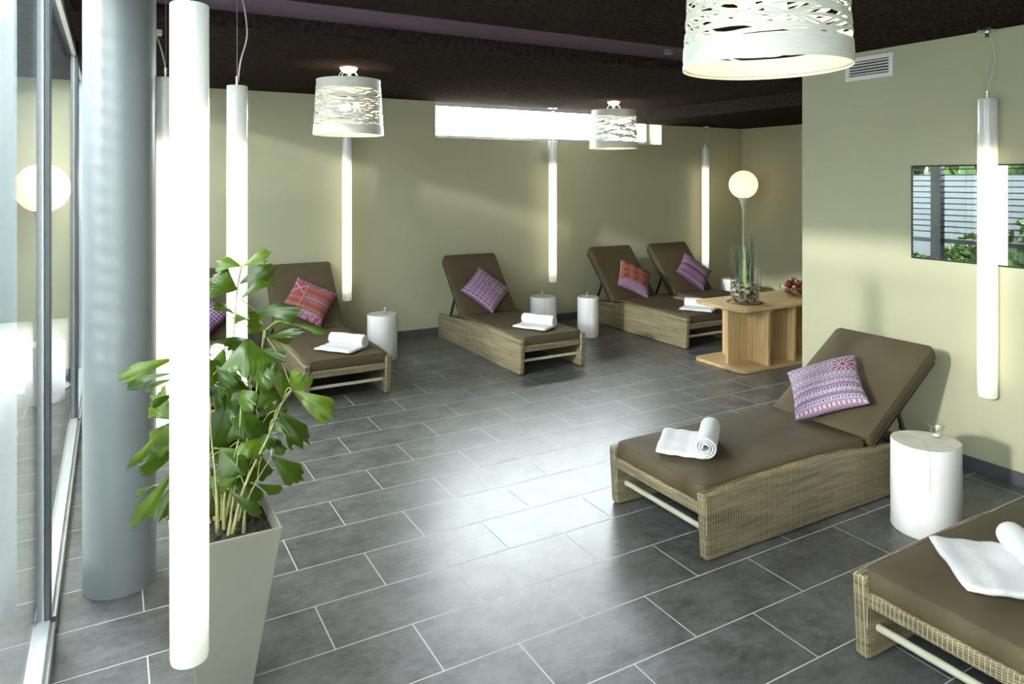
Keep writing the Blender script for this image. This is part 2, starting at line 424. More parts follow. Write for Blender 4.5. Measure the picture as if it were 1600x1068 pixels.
# glass facade on the left: panes between mullions, rails at floor and ceiling
ys = [-1.95, 0.61, 3.17, 5.73, 7.20]
for i in range(4):
    y0, y1 = ys[i], ys[i + 1]
    wn = empty('window_%d' % (i + 2), (-0.2175, y0, 0)); wn['kind'] = 'structure'
    L_ = y1 - y0
    def frame(bm, a0, a1, b0, b1, c0, c1): box(bm, a0, a1, b0, b1, c0, c1)
    bm = bmesh.new(); box(bm, -0.03, 0.0375, 0.04, L_, 0.0, 0.055); box(bm, -0.03, 0.024, 0.04, L_, 0.055, 0.085)
    obj('bottom_rail', bm, MAT['alu_light'], wn, bevel=0.003)
    obj('top_rail', B(-0.03, 0.014, 0.04, L_, 2.562, 2.66), MAT['alu_light'], wn, bevel=0.003)
    bm = bmesh.new(); box(bm, 0.004, 0.0235, -0.04, 0.04, 0, 2.66); box(bm, -0.03, -0.004, -0.04, 0.04, 0, 2.66)
    mu = obj('mullion', bm, MAT['alu'], wn, bevel=0.002)
    obj('cover_strip', B(-0.003, 0.003, -0.044, 0.044, 0.0, 2.66), MAT['white'], mu)
    obj('glass_pane', B(-0.002, 0.002, 0.04, L_ - 0.04, 0.08, 2.57), MAT['glass_wall'], wn)
struct('trim_1', B(-0.24, -0.193, 7.18, 7.239, 0, 2.66), MAT['alu_mid'], bevel=0.003)

# round column
bm = bmesh.new(); lathe(bm, [(0, 0), (0.139, 0), (0.139, ZC - 0.001), (0, ZC - 0.001)], 64)
struct('trim_2', bm, MAT['column'], smooth=True, auto=True, loc=(0.036, 3.463, 0))

# ================================================================ OUTSIDE (seen in the mirror and by daylight, plus unseen sky-blocking walls)
struct('trim_3', B(-9.0, -0.30, -6, 14, -0.14, -0.04), MAT['paving'])
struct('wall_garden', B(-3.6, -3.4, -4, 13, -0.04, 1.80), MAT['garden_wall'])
struct('wall_skyblock_end', B(-8.0, -0.30, 10.6, 10.9, -0.04, 6.5), MAT['garden_wall'])  # added tall wall, out of view, shields the garden wall from the bright sky
struct('wall_skyblock_upper', B(-0.30, 9.0, -4.0, 7.54, 2.80, 8.0), MAT['garden_wall'])  # added upper storey, unseen, cuts the sky light reaching the garden
bl = empty('exterior_blind', (-1.30, 0, 0))
setp(bl, 'black slatted blind on posts outside the glass wall, reflected in the mirror', 'blind')
bm = bmesh.new()
for k in range(22):
    z = 0.97 + k * 0.080
    box(bm, -0.025, 0.025, -3.5, 9.4, z, z + 0.014)
obj('slats', bm, MAT['slat'], bl)
for y in [1.1, 2.1, 4.0, 4.9, 5.35, 6.15, 6.9]:
    bm = bmesh.new(); tube(bm, [(0, y, 0.98), (0, y, 2.64)], 0.0025, 5); obj('ladder_cord', bm, MAT['black'], bl)
obj('rail', B(-0.03, 0.03, -3.5, 9.4, 0.83, 0.89), MAT['black'], bl)
for y in ys[0:4]: obj('post', B(-0.05, 0.05, y - 0.07, y + 0.07, -0.04, 2.66), MAT['black'], bl)
obj('post', B(-0.05, 0.05, 8.22, 8.36, -0.04, 2.66), MAT['black'], bl)

def leafball(bm, c, r, n, s, rnd):
    for _ in range(n):
        d = Vector((rnd.gauss(0, 1), rnd.gauss(0, 1), rnd.gauss(0, 1))).normalized() * (rnd.random() ** 0.4)
        p = Vector(c) + Vector((d.x * r[0], d.y * r[1], d.z * r[2]))
        a = Vector((rnd.gauss(0, 1), rnd.gauss(0, 1), rnd.gauss(0, 1))).normalized(); b = a.orthogonal().normalized()
        q = s * rnd.uniform(0.6, 1.3)
        f = [bm.verts.new(p - b * q * 0.3), bm.verts.new(p + a * q * 0.6), bm.verts.new(p + b * q * 0.3), bm.verts.new(p - a * q * 0.6)]
        bm.faces.new(f)
rnd = random.Random(5)
for (y, x, h, r, lab) in [(7.0, -2.8, 0.5, 0.36, 'low green shrub by the garden wall, left in the mirror'), (6.0, -2.8, 0.85, 0.45, 'taller green shrub before the garden wall, right in the mirror'),
                     (5.0, -2.8, 1.25, 0.50, 'broad leafy shrub outside, at the right edge of the mirror')]:
    t = empty('garden_shrub', (x, y, -0.04)); setp(t, lab, 'shrub')
    bm = bmesh.new(); leafball(bm, (0, 0, h * 0.55), (r, r, h * 0.52), 1100, 0.13, rnd); obj('foliage', bm, MAT['shrub'], t)
    bm = bmesh.new()
    for k in range(6):
        a = k * 1.05; tube(bm, [(0.03 * math.cos(a), 0.03 * math.sin(a), 0.0), (r * 0.4 * math.cos(a), r * 0.4 * math.sin(a), h * 0.6)], 0.012, 6)
    obj('stem', bm, MAT['bark'], t)
for (y, x, h, r, lab) in [(9.5, -5.7, 3.6, 0.85, 'green tree beyond the garden wall at the left of the mirror'), (7.4, -5.7, 3.2, 0.85, 'green tree beyond the garden wall behind the mirrored post'), (5.1, -5.7, 3.6, 0.95, 'green tree beyond the garden wall right of the tube lamp in the mirror')]:
    t = empty('garden_tree', (x, y, -0.04)); setp(t, lab, 'tree')
    bm = bmesh.new(); leafball(bm, (0, 0, h * 0.66), (r, r * 1.1, h * 0.38), 1500, 0.3, rnd); obj('foliage', bm, MAT['shrub'], t)
    bm = bmesh.new(); tube(bm, [(0, 0, 0), (0.05, 0, h * 0.7)], [0.09, 0.05], 10); obj('trunk', bm, MAT['bark'], t, smooth=True)

# ================================================================ RIGHT WALL: mirror and vent
mr = empty('wall_mirror', (4.43, 2.0, 1.22))
setp(mr, 'frameless landscape mirror set in the right wall reflecting the blinds and garden', 'mirror')
obj('mirror_glass', B(-0.004, 0.0, -0.72, 0.652, 0.008, 0.577), MAT['mirror'], mr)
bm = bmesh.new()
box(bm, -0.008, 0, -0.73, 0.66, 0, 0.008); box(bm, -0.008, 0, -0.73, 0.66, 0.577, 0.585); box(bm, -0.008, 0, 0.652, 0.66, 0.008, 0.577); box(bm, -0.008, 0, -0.73, -0.72, 0.008, 0.577)
obj('edge_trim', bm, MAT['black'], mr)
vt = empty('air_vent', (4.43, 2.95, 2.468))
setp(vt, 'white rectangular air vent grille high on the right wall', 'vent')
bm = bmesh.new(); a, b = 0.17, 0.077
box(bm, -0.014, 0, -a, a, b - 0.028, b); box(bm, -0.014, 0, -a, a, -b, -b + 0.028); box(bm, -0.014, 0, -a, -a + 0.028, -b + 0.028, b - 0.028); box(bm, -0.014, 0, a - 0.028, a, -b + 0.028, b - 0.028)
obj('frame', bm, MAT['white'], vt, bevel=0.003)
obj('backing', B(-0.004, 0, -a + 0.02, a - 0.02, -b + 0.02, b - 0.02), MAT['black'], vt)
for k in range(5):
    z = -0.038 + k * 0.019; mxx = Matrix.Translation((-0.008, 0, z)) @ Matrix.Rotation(0.5, 4, 'Y')
    obj('slat', B(-0.005, 0.005, -a + 0.028, a - 0.028, -0.003, 0.003, mx=mxx), MAT['white'], vt)
# small ceiling fittings
bm = bmesh.new(); lathe(bm, [(0, 0), (0.03, 0), (0.035, -0.03), (0, -0.035)], 24)
setp(obj('ceiling_sensor', bm, MAT['alu_mid'], smooth=True, auto=True, loc=(3.55, 3.94, 2.664)), 'small grey sensor in the purple ceiling slot beside the big woven lamp', 'sensor')
setp(obj('ceiling_box', B(-0.03, 0.03, -0.03, 0.03, -0.03, 0.0), MAT['wire'], bevel=0.004, loc=(0.23, 4.57, ZC)), 'small beige box on the dark ceiling beside the grey column', 'ceiling box')

# ================================================================ LOUNGERS
def roundbox(lx, ly, lz, r, nx=24, ny=14, puff=0.0, wr=0.0, seed=0, slope=0.0):
    """cushion slab with rounded edges, 0..lx, 0..ly, 0..lz"""
    bm = bmesh.new(); rd = random.Random(seed); ph = [rd.uniform(0, 6) for _ in range(6)]
    def ring(z, ins):
        pts = []; x0, x1, y0, y1 = ins, lx - ins, ins, ly - ins; cr = 0.03
        def arc(cx, cy, a0):
            for k in range(5):
                a = a0 + k * PI / 8; pts.append((cx + cr * math.cos(a), cy + cr * math.sin(a)))
        def line(p, q, n):
            for k in range(1, n): pts.append((p[0] + (q[0] - p[0]) * k / n, p[1] + (q[1] - p[1]) * k / n))
        arc(x1 - cr, y0 + cr, -PI / 2); line((x1, y0 + cr), (x1, y1 - cr), ny); arc(x1 - cr, y1 - cr, 0)
        line((x1 - cr, y1), (x0 + cr, y1), nx); arc(x0 + cr, y1 - cr, PI / 2); line((x0, y1 - cr), (x0, y0 + cr), ny)
        arc(x0 + cr, y0 + cr, PI); line((x0 + cr, y0), (x1 - cr, y0), nx)
        return [bm.verts.new((x, y, z)) for x, y in pts]
    prof = [(0.0, r), (r * 0.3, r * 0.3), (r, 0.0), (lz * 0.5, -puff), (lz - r, 0.0), (lz - r * 0.3, r * 0.3), (lz, r)]
    rings = [ring(z, i) for z, i in prof]
    n = len(rings[0])
    for a, b in zip(rings, rings[1:]):
        for j in range(n): bm.faces.new((a[j], a[(j + 1) % n], b[(j + 1) % n], b[j]))
    c0 = Vector((lx / 2, ly / 2, 0))
    prev = rings[-1]
    for s_ in (0.85, 0.6, 0.3):
        nr = []
        for v in rings[-1]:
            p = c0 + (Vector((v.co.x, v.co.y, 0)) - c0) * s_
            nr.append(bm.verts.new((p.x, p.y, lz + 0.006 * (1 - s_) + 0.0025 * math.sin(p.x * 9 + ph[0]) * math.cos(p.y * 11 + ph[1]))))
        for j in range(n): bm.faces.new((prev[j], prev[(j + 1) % n], nr[(j + 1) % n], nr[j]))
        prev = nr
    bm.faces.new(prev); bm.faces.new(rings[0][::-1])
    if slope:
        for v in bm.verts: v.co.z += slope * v.co.x
    return bm
def loop_piping(bm, lx, ly, z, ins, r=0.0028):
    x0, x1, y0, y1 = ins, lx - ins, ins, ly - ins; cr = 0.03; pts = []
    for (cx, cy, a0) in ((x1 - cr, y0 + cr, -PI / 2), (x1 - cr, y1 - cr, 0), (x0 + cr, y1 - cr, PI / 2), (x0 + cr, y0 + cr, PI)):
        for k in range(5):
            a = a0 + k * PI / 8; pts.append((cx + cr * math.cos(a), cy + cr * math.sin(a), z))
    pts.append(pts[0]); tube(bm, pts, r, 6, cap=False)

PROF = [(0.0, 0.306), (0.3, 0.319), (0.6, 0.322), (0.8, 0.322), (0.95, 0.316), (1.10, 0.302), (1.25, 0.283), (1.40, 0.270), (1.60, 0.258), (1.79, 0.252)]
HINGE = (1.215, 0.262)
def make_lounger(ang, blen=0.77):
    t = empty('sun_lounger')
    W = 0.70; TH = 0.055
    for y0 in (0.0, W - TH):
        bm = bmesh.new(); bot = [(1.79, 0.003), (0.02, 0.003)]
        pr = PROF + bot
        a = [bm.verts.new((x, y0, z)) for x, z in pr]; b = [bm.verts.new((x, y0 + TH, z)) for x, z in pr]
        n = len(pr)
        bm.faces.new(a); bm.faces.new(b[::-1])
        for i in range(n): bm.faces.new((a[(i + 1) % n], a[i], b[i], b[(i + 1) % n]))
        obj('side_panel', bm, MAT['rattan'], t, bevel=0.014, seg=3, smooth=True, auto=True)
    obj('end_rail', B(0.012, 0.052, TH, W - TH, 0.198, 0.252), MAT['rattan'], t, bevel=0.008, smooth=True, auto=True)
    obj('end_rail', B(1.72, 1.76, TH, W - TH, 0.17, 0.225), MAT['rattan'], t, bevel=0.008)
    bm = bmesh.new(); tube(bm, [(0.075, TH - 0.01, 0.110), (0.075, W - TH + 0.01, 0.110)], 0.0135, 12)
    obj('stretcher', bm, MAT['rod'], t, smooth=True, auto=True)
    bm = bmesh.new(); box(bm, 0.052, 1.20, TH, W - TH, 0.235, 0.252)
    for y in (TH, W - TH - 0.03): box(bm, 1.2, 1.72, y, y + 0.03, 0.19, 0.215)
    obj('slatted_base', bm, MAT['under'], t)
    mt = obj('seat_mattress', roundbox(1.19, 0.625, 0.082, 0.012, puff=0.003, seed=3), MAT['fabric'], t, smooth=True, auto=True, loc=(0.022, 0.0375, 0.2525))
    bm = bmesh.new(); loop_piping(bm, 1.19, 0.625, 0.077, 0.002); obj('piping', bm, MAT['piping'], mt, smooth=True)
    # folds in the short end of the mattress are left to the cloth bump; backrest
    bk = obj('back_mattress', roundbox(blen, 0.625, 0.078, 0.012, puff=0.003, seed=5), MAT['fabric'], t, smooth=True, auto=True)
    bk.location = (HINGE[0] + 0.078 * math.sin(ang), 0.0375, HINGE[1]); bk.rotation_euler = (0, -ang, 0)
    bm = bmesh.new(); loop_piping(bm, blen, 0.625, 0.073, 0.002); loop_piping(bm, blen, 0.625, 0.005, 0.002); obj('piping', bm, MAT['piping'], bk, smooth=True)
    bm = bmesh.new()
    box(bm, 0.0, blen - 0.04, 0.005, 0.035, -0.022, -0.001); box(bm, 0.0, blen - 0.04, 0.59, 0.62, -0.022, -0.001)
    box(bm, blen - 0.07, blen - 0.04, 0.035, 0.59, -0.022, -0.001); box(bm, 0.0, 0.03, 0.035, 0.59, -0.022, -0.001)
    for k in range(1, 7): box(bm, 0.1 * k, 0.1 * k + 0.05, 0.035, 0.59, -0.018, -0.006)
    bf = obj('backrest_frame', bm, MAT['under'], t); bf.location = bk.location; bf.rotation_euler = bk.rotation_euler
    d = 0.34
    p = Vector((bk.location.x + d * math.cos(ang) + 0.02 * math.sin(ang), 0, HINGE[1] + d * math.sin(ang) - 0.02 * math.cos(ang)))
    for y in (0.075, 0.61):
        bm = bmesh.new(); q = Vector((1.66, 0, 0.20)); u = (q - p); L_ = u.length
        mxx = Matrix.Translation((p.x, y, p.z)) @ Matrix.Rotation(math.atan2(-u.z, u.x), 4, 'Y')
        box(bm, 0, L_, 0, 0.012, -0.012, 0.012, mx=mxx)
        for k in range(4): box(bm, 0.12 + 0.04 * k, 0.135 + 0.04 * k, 0.0, 0.012, -0.022, -0.012, mx=mxx)
        obj('support_strut', bm, MAT['black'], t)
    return t
A1 = math.radians(48.5); A2 = math.radians(34)
lg = 'brown cushioned wicker sun loungers'
def place(t, x, y, rz, lab): t.location = (x, y, 0); t.rotation_euler = (0, 0, rz); setp(t, lab, 'sun lounger', lg)
LR = make_lounger(A2, 0.76); place(LR, 2.305, 2.325, 0, 'wicker sun lounger in the right foreground beside a white log table, lilac cushion on it')
LN = clone(LR); place(LN, 2.325, 0.92, 0, 'woven wicker sun lounger cut off by the bottom right corner, towel on brown mattress')
L1 = make_lounger(A1); place(L1, 1.967, 5.415, PI / 2, 'brown wicker lounger behind the palm leaves with a red striped cushion')
for (x, y, lab) in [(3.81, 5.335, 'brown wicker lounger standing alone under the high window, purple diamond cushion on it'),
                 (5.75, 5.335, 'brown wicker lounger next to the oak table with an orange-red cushion'),
                 (6.70, 5.35, 'brown wicker lounger in the far corner, mostly behind the oak table, plum cushion'),
                 (1.05, 5.415, 'brown wicker lounger hidden behind the white tube lamps and palm at the left')]:
    t = clone(L1); place(t, x, y, PI / 2, lab)

# ================================================================ TOWELS
def towel(loc, rz, lab, wdt=0.33, flat=0.25, seed=1):
    rd = random.Random(seed); path = []
    R0 = 0.051; th = 0.013
    n = 14
    for k in range(n + 1): path.append((-flat + flat * k / n, 0.012 + 0.002 * math.sin(k * 1.3)))
    for k in range(1, 60):
        a = -PI / 2 + k * 0.30; r = R0 - 0.0125 * (k * 0.30) / (2 * PI)
        if r < 0.006: break
        path.append((0.0 + r * math.cos(a), 0.057 + r * math.sin(a)))
    bm = bmesh.new(); ny = 26; off = []
    for i, (x, z) in enumerate(path):
        j0, j1 = max(i - 1, 0), min(i + 1, len(path) - 1)
        tx, tz = path[j1][0] - path[j0][0], path[j1][1] - path[j0][1]; l = math.hypot(tx, tz)
        hh = th * (0.95 if i <= n else 0.46); off.append((-tz / l * hh, tx / l * hh))
    if True: off[0] = (off[0][0], off[0][1] * 0.5)
    sides = [[], []]
    for s_ in (0, 1):
        for i, (x, z) in enumerate(path):
            row = []
            for j in range(ny + 1):
                y = (j / ny - 0.5) * wdt; w_ = 0.0025 * math.sin(y * 37 + i * 0.35 + seed) + rd.uniform(-0.0007, 0.0007)
                sg = 1 if s_ == 0 else -1
                e = 1.0 - 0.35 * (abs(j / ny - 0.5) * 2) ** 12
                skew = 0.0
                xx = x + off[i][0] * sg * e + w_ * 0.6; zz = z + off[i][1] * sg * e + w_ * 0.5
                row.append(bm.verts.new((xx, y * (1 + (0.03 if i < n else 0.0)) + skew, max(zz, 0.001))))
            sides[s_].append(row)
    m = len(path)
    for i in range(m - 1):
        for j in range(ny):
            bm.faces.new((sides[0][i][j], sides[0][i + 1][j], sides[0][i + 1][j + 1], sides[0][i][j + 1]))
            bm.faces.new((sides[1][i][j], sides[1][i][j + 1], sides[1][i + 1][j + 1], sides[1][i + 1][j]))
        for j in (0, ny):
            q = (sides[0][i][j], sides[1][i][j], sides[1][i + 1][j], sides[0][i + 1][j]); bm.faces.new(q if j == 0 else q[::-1])
    for i in (0, m - 1):
        for j in range(ny): bm.faces.new((sides[0][i][j], sides[0][i][j + 1], sides[1][i][j + 1], sides[1][i][j]))
    bmesh.ops.recalc_face_normals(bm, faces=bm.faces)
    o = obj('towel', bm, MAT['towel'], smooth=True, auto=False)
    o.location = loc; o.rotation_euler = (0, 0, rz)
    setp(o, lab, 'towel', 'rolled white towels on the loungers')
ZM = 0.3445
R = math.radians
towel((2.66, 2.66, ZM), R(-49), 'white towel, half rolled, on the front right lounger before the lilac cushion', seed=1, flat=0.24)
towel((2.79, 1.25, ZM), R(-42), 'large white towel at the right edge on the nearest lounger', seed=2, wdt=0.34, flat=0.27)
towel((3.50, 5.66, ZM), R(30), 'white towel on the lounger with the purple diamond cushion', seed=3, flat=0.20)
towel((1.70, 5.73, ZM), R(38), 'white towel on the lounger with the red striped cushion', seed=4, flat=0.22)
towel((5.46, 5.56, ZM), R(30), 'white towel on the lounger beside the oak table', seed=5, flat=0.20)
towel((0.80, 5.75, ZM), R(38), 'white towel between the white tube lamps on the leftmost lounger', seed=6, flat=0.22)

# ================================================================ CUSHIONS
def hsh(i, j): 
    x = math.sin(i * 127.1 + j * 311.7) * 43758.5453; return x - math.floor(x)
WH = (0.72, 0.70, 0.70)
def pat_lilac(u, v):
    row = int(v * 17); fv = v * 17 - row; cu = int(u * 46)
    bgc = [(0.50, 0.30, 0.52), (0.62, 0.47, 0.62), (0.42, 0.26, 0.50), (0.68, 0.58, 0.64), (0.58, 0.38, 0.50)][row % 5]
    if 0.60 < v < 0.86 and 0.70 < u < 0.97:
        a, b = abs(u - 0.835) / 0.135, abs(v - 0.73) / 0.13
        d = a + b
        if 0.35 < d < 0.5: return WH
        if d < 0.2: return (0.25, 0.12, 0.2)
        if d >= 0.5 and (int(math.atan2(v - 0.73, u - 0.835) * 4) % 2): return (0.72, 0.50, 0.60)
        return (0.33, 0.06, 0.14)
    if row % 3 == 1 and 0.3 < fv < 0.7: return (0.12, 0.08, 0.16) if (cu + row) % 2 else WH
    if row % 3 == 0 and 0.25 < fv < 0.65: return (0.45, 0.10, 0.22) if cu % 3 == 0 else (0.75, 0.62, 0.70)
    if row % 3 == 2 and abs(fv - 0.5 - 0.25 * math.sin(u * 90)) < 0.16: return (0.24, 0.18, 0.40)
    return bgc
def pat_red(u, v):
    row = int(v * 11); fv = v * 11 - row; cu = int(u * 34)
    if v > 0.86 or v < 0.12:
        return (0.52, 0.36, 0.56) if hsh(cu, int(v * 30)) > 0.5 else (0.48, 0.06, 0.14)
    if u < 0.3 and 0.5 < v < 0.86:
        d = abs(abs(u - 0.16) * 0.9 - abs(v - 0.68)); return (0.60, 0.50, 0.60) if d < 0.02 else (0.55, 0.08, 0.11)
    if abs(u - 0.32) < 0.015: return (0.55, 0.50, 0.12)
    if row % 2 == 0 and 0.35 < fv < 0.65: return (0.62, 0.55, 0.16) if cu % 2 else (0.45, 0.05, 0.06)
    if row % 4 == 1: return (0.40, 0.32, 0.46) if 0.2 < fv < 0.8 and u > 0.36 else (0.58, 0.08, 0.09)
    return (0.55, 0.07, 0.08) if row % 4 == 3 else (0.50, 0.13, 0.13)
def pat_purple(u, v):
    du, dv = u - 0.62, v - 0.20; r = math.hypot(du, dv)
    if r < 0.13:
        s_ = math.cos(8 * math.atan2(dv, du))
        if r < 0.03: return (0.45, 0.16, 0.22)
        return (0.75, 0.70, 0.62) if (s_ > 0.1) == (r < 0.08) else (0.22, 0.10, 0.14)
    if abs(u - 0.62) < 0.15 and abs(v - 0.20) < 0.17: return (0.48, 0.20, 0.27)
    if abs(u - 0.62) < 0.09 and 0.42 < v < 0.75: return (0.14, 0.07, 0.15) if hsh(int(u * 60), int(v * 40)) > 0.55 else (0.60, 0.45, 0.62)
    k = int(u * 44); c = [(0.40, 0.16, 0.42), (0.60, 0.42, 0.62), (0.33, 0.10, 0.33), (0.50, 0.22, 0.46)][k % 4]
    if int(v * 24) % 3 == 0 and k % 2: c = (0.72, 0.62, 0.72)
    return c
def pat_orange(u, v):
    if v < 0.24:
        if 0.20 < v: return (0.45, 0.22, 0.30)
        return (0.55, 0.36, 0.60) if (int(u * 26) + int(v * 26)) % 2 else (0.36, 0.10, 0.26)
    a, b = (u * 3.2) % 1, ((v - 0.24) * 4.0) % 1
    if min(a, 1 - a) < 0.06 or min(b, 1 - b) < 0.06: return (0.52, 0.30, 0.12)
    if 0.28 < max(abs(a - 0.5), abs(b - 0.5)) < 0.34: return (0.55, 0.34, 0.14)
    return (0.46, 0.055, 0.035) if hsh(int(u * 60), int(v * 60)) > 0.3 else (0.30, 0.03, 0.04)
def pat_plum(u, v):
    k = int(v * 40); c = [(0.26, 0.11, 0.25), (0.34, 0.17, 0.32), (0.22, 0.09, 0.22), (0.42, 0.26, 0.38)][int(hsh(k, 3) * 4) % 4]
    if 0.12 < v < 0.3: c = tuple(x * 1.25 for x in c)
    return tuple(x * (0.85 + 0.3 * hsh(int(u * 80), k)) for x in c)
def pat_check(u, v):
    a, b = (u * 14) % 1, (v * 14) % 1
    if a < 0.2 or b < 0.2: return (0.55, 0.45, 0.62) if (a < 0.2) != (b < 0.2) else (0.70, 0.62, 0.74)
    return (0.22, 0.05, 0.25)
def cushion(lab, pat, root, ang, s, e, tu, off=0.068, size=0.40, seed=0, typ='X'):
    """root: lounger (x, y) of the near foot corner; s along the backrest, e across; tu = direction of the pattern's rows in (s, e)"""
    a = ang
    if typ == 'X':
        h = Vector((root[0] + HINGE[0], 0, HINGE[1] + 0.078)); t = Vector((math.cos(a), 0, math.sin(a))); ac = Vector((0, 1, 0))
    else:
        h = Vector((0, root[1] + HINGE[0], HINGE[1] + 0.078)); t = Vector((0, math.cos(a), math.sin(a))); ac = Vector((1, 0, 0))
    nrm = t.cross(ac); nrm = nrm if nrm.z > 0 else -nrm
    u = (t * tu[0] + ac * tu[1]).normalized(); v = nrm.cross(u).normalized()
    c = h + t * s + ac * e + nrm * off
    n = 100; bm = bmesh.new(); lay = bm.loops.layers.float_color.new('thread'); hs = size / 2; rd = random.Random(seed); p0, p1 = rd.uniform(0, 6), rd.uniform(0, 6)
    def P(i, j, sd):
        a_, b_ = 2 * i / n - 1, 2 * j / n - 1
        th = 0.062 * (max(0, (1 - a_ ** 4) * (1 - b_ ** 4))) ** 0.55 + 0.002 * math.sin(a_ * 7 + p0) * math.cos(b_ * 6 + p1) * (1 - a_ * a_) * (1 - b_ * b_)
        x = hs * a_ * (1.03 - 0.07 * (1 - b_ * b_)); y = hs * b_ * (1.03 - 0.07 * (1 - a_ * a_))
        return (x, y, th * sd + 0.004 * math.sin(a_ * 3 + p0))
    G = {}
    for sd in (1, -1):
        for i in range(n + 1):
            for j in range(n + 1):
                if sd == -1 and (i in (0, n) or j in (0, n)): G[i, j, -1] = G[i, j, 1]
                else: G[i, j, sd] = bm.verts.new(P(i, j, sd))
    for sd in (1, -1):
        for i in range(n):
            for j in range(n):
                q = [G[i, j, sd], G[i + 1, j, sd], G[i + 1, j + 1, sd], G[i, j + 1, sd]]
                f = bm.faces.new(q if sd == 1 else q[::-1])
                col = pat((i + 0.5) / n, (j + 0.5) / n)
                g_ = 0.3 * col[0] + 0.5 * col[1] + 0.2 * col[2]
                col = tuple((x * 0.80 + g_ * 0.20) * 0.66 for x in col)
                for lp in f.loops: lp[lay] = (*col, 1)
    o = obj('cushion', bm, MAT['embroid'], smooth=True)
    mtx = Matrix((u, v, nrm)).transposed().to_4x4(); mtx.translation = c; o.matrix_world = mtx
    setp(o, lab, 'cushion', 'embroidered cushions on the loungers')
cushion('lilac and white embroidered cushion on the front right lounger', pat_lilac, (2.305, 2.325), A2, 0.195, 2.70, (0.63, -0.74), seed=1)
cushion('red and pink striped cushion behind the palm leaves', pat_red, (1.27, 5.415), A1, 0.235, 1.622, (-0.55, 0.835), seed=2, typ='Y', off=0.08)
cushion('purple diamond cushion with a round motif on the middle lounger', pat_purple, (3.11, 5.335), A1, 0.215, 3.445, (0.66, 0.75), seed=3, typ='Y', off=0.08)
cushion('orange-red cushion with a purple hem on the lounger by the oak table', pat_orange, (5.05, 5.335), A1, 0.19, 5.43, (-0.55, 0.83), seed=4, typ='Y', off=0.08)
cushion('plum striped cushion on the far corner lounger', pat_plum, (6.0, 5.35), A1, 0.215, 6.41, (-0.75, 0.66), seed=5, typ='Y', off=0.08)
cushion('dark purple checked cushion between the white tube lamps', pat_check, (0.35, 5.415), A1, 0.19, 0.66, (-0.70, 0.70), seed=6, typ='Y', off=0.08)

# ================================================================ LOG TABLES AND TEALIGHT GLASSES
def log_table(x, y, r, h, rz, lab, seed, flat=0.0, cup=(0.0, 0.0)):
    rd = random.Random(seed); n = 56; ph = [rd.uniform(0, 6.3) for _ in range(4)]
    t = empty('log_table', (x, y, 0), rz); setp(t, lab, 'side table', 'white log side tables')
    def rad(a): return r * (1 + 0.03 * math.sin(2 * a + ph[0]) + 0.02 * math.sin(3 * a + ph[1]) + flat * math.cos(a - 0.2) ** 9 * (1 if math.cos(a - 0.2) > 0 else 0))
    bm = bmesh.new(); rings = []
    for z, k in [(0.0, 0.97), (0.006, 1.0), (h * 0.25, 1.0), (h * 0.5, 1.005), (h * 0.75, 1.0), (h - 0.006, 1.0), (h - 0.001, 0.985)]:
        rings.append([bm.verts.new((rad(2 * PI * j / n) * k * math.cos(2 * PI * j / n), rad(2 * PI * j / n) * k * math.sin(2 * PI * j / n), z)) for j in range(n)])
    for a, b in zip(rings, rings[1:]):
        for j in range(n): bm.faces.new((a[j], a[(j + 1) % n], b[(j + 1) % n], b[j]))
    bm.faces.new(rings[0][::-1]); bm.faces.new(rings[-1])
    obj('trunk', bm, MAT['logs'][seed % 2], t, smooth=True, auto=True)
    bm = bmesh.new(); a = [bm.verts.new((rad(2 * PI * j / n) * 0.985 * math.cos(2 * PI * j / n), rad(2 * PI * j / n) * 0.985 * math.sin(2 * PI * j / n), h)) for j in range(n)]
    b = [bm.verts.new((v.co.x, v.co.y, h - 0.001)) for v in a]; bm.faces.new(a)
    for j in range(n): bm.faces.new((b[j], b[(j + 1) % n], a[(j + 1) % n], a[j]))
    obj('table_top', bm, MAT['logtop'], t)
    return t
def cup(x, y, z, lab, s=1.0):
    t = empty('tealight_glass', (x, y, z)); setp(t, lab, 'candle glass', 'tealight glasses on the log tables')
    bm = bmesh.new(); lathe(bm, [(0.0, 0.0005), (0.020 * s, 0.0005), (0.024 * s, 0.012), (0.025 * s, 0.022), (0.033 * s, 0.050), (0.039 * s, 0.062), (0.036 * s, 0.062), (0.030 * s, 0.050), (0.022 * s, 0.022), (0.020 * s, 0.006), (0, 0.006)], 28)
    obj('glass_body', bm, MAT['glass_cup'], t, smooth=True)
    bm = bmesh.new(); lathe(bm, [(0, 0.007), (0.0165, 0.007), (0.0165, 0.015), (0, 0.015)], 20); obj('candle', bm, MAT['cand'], t, smooth=True, auto=True)
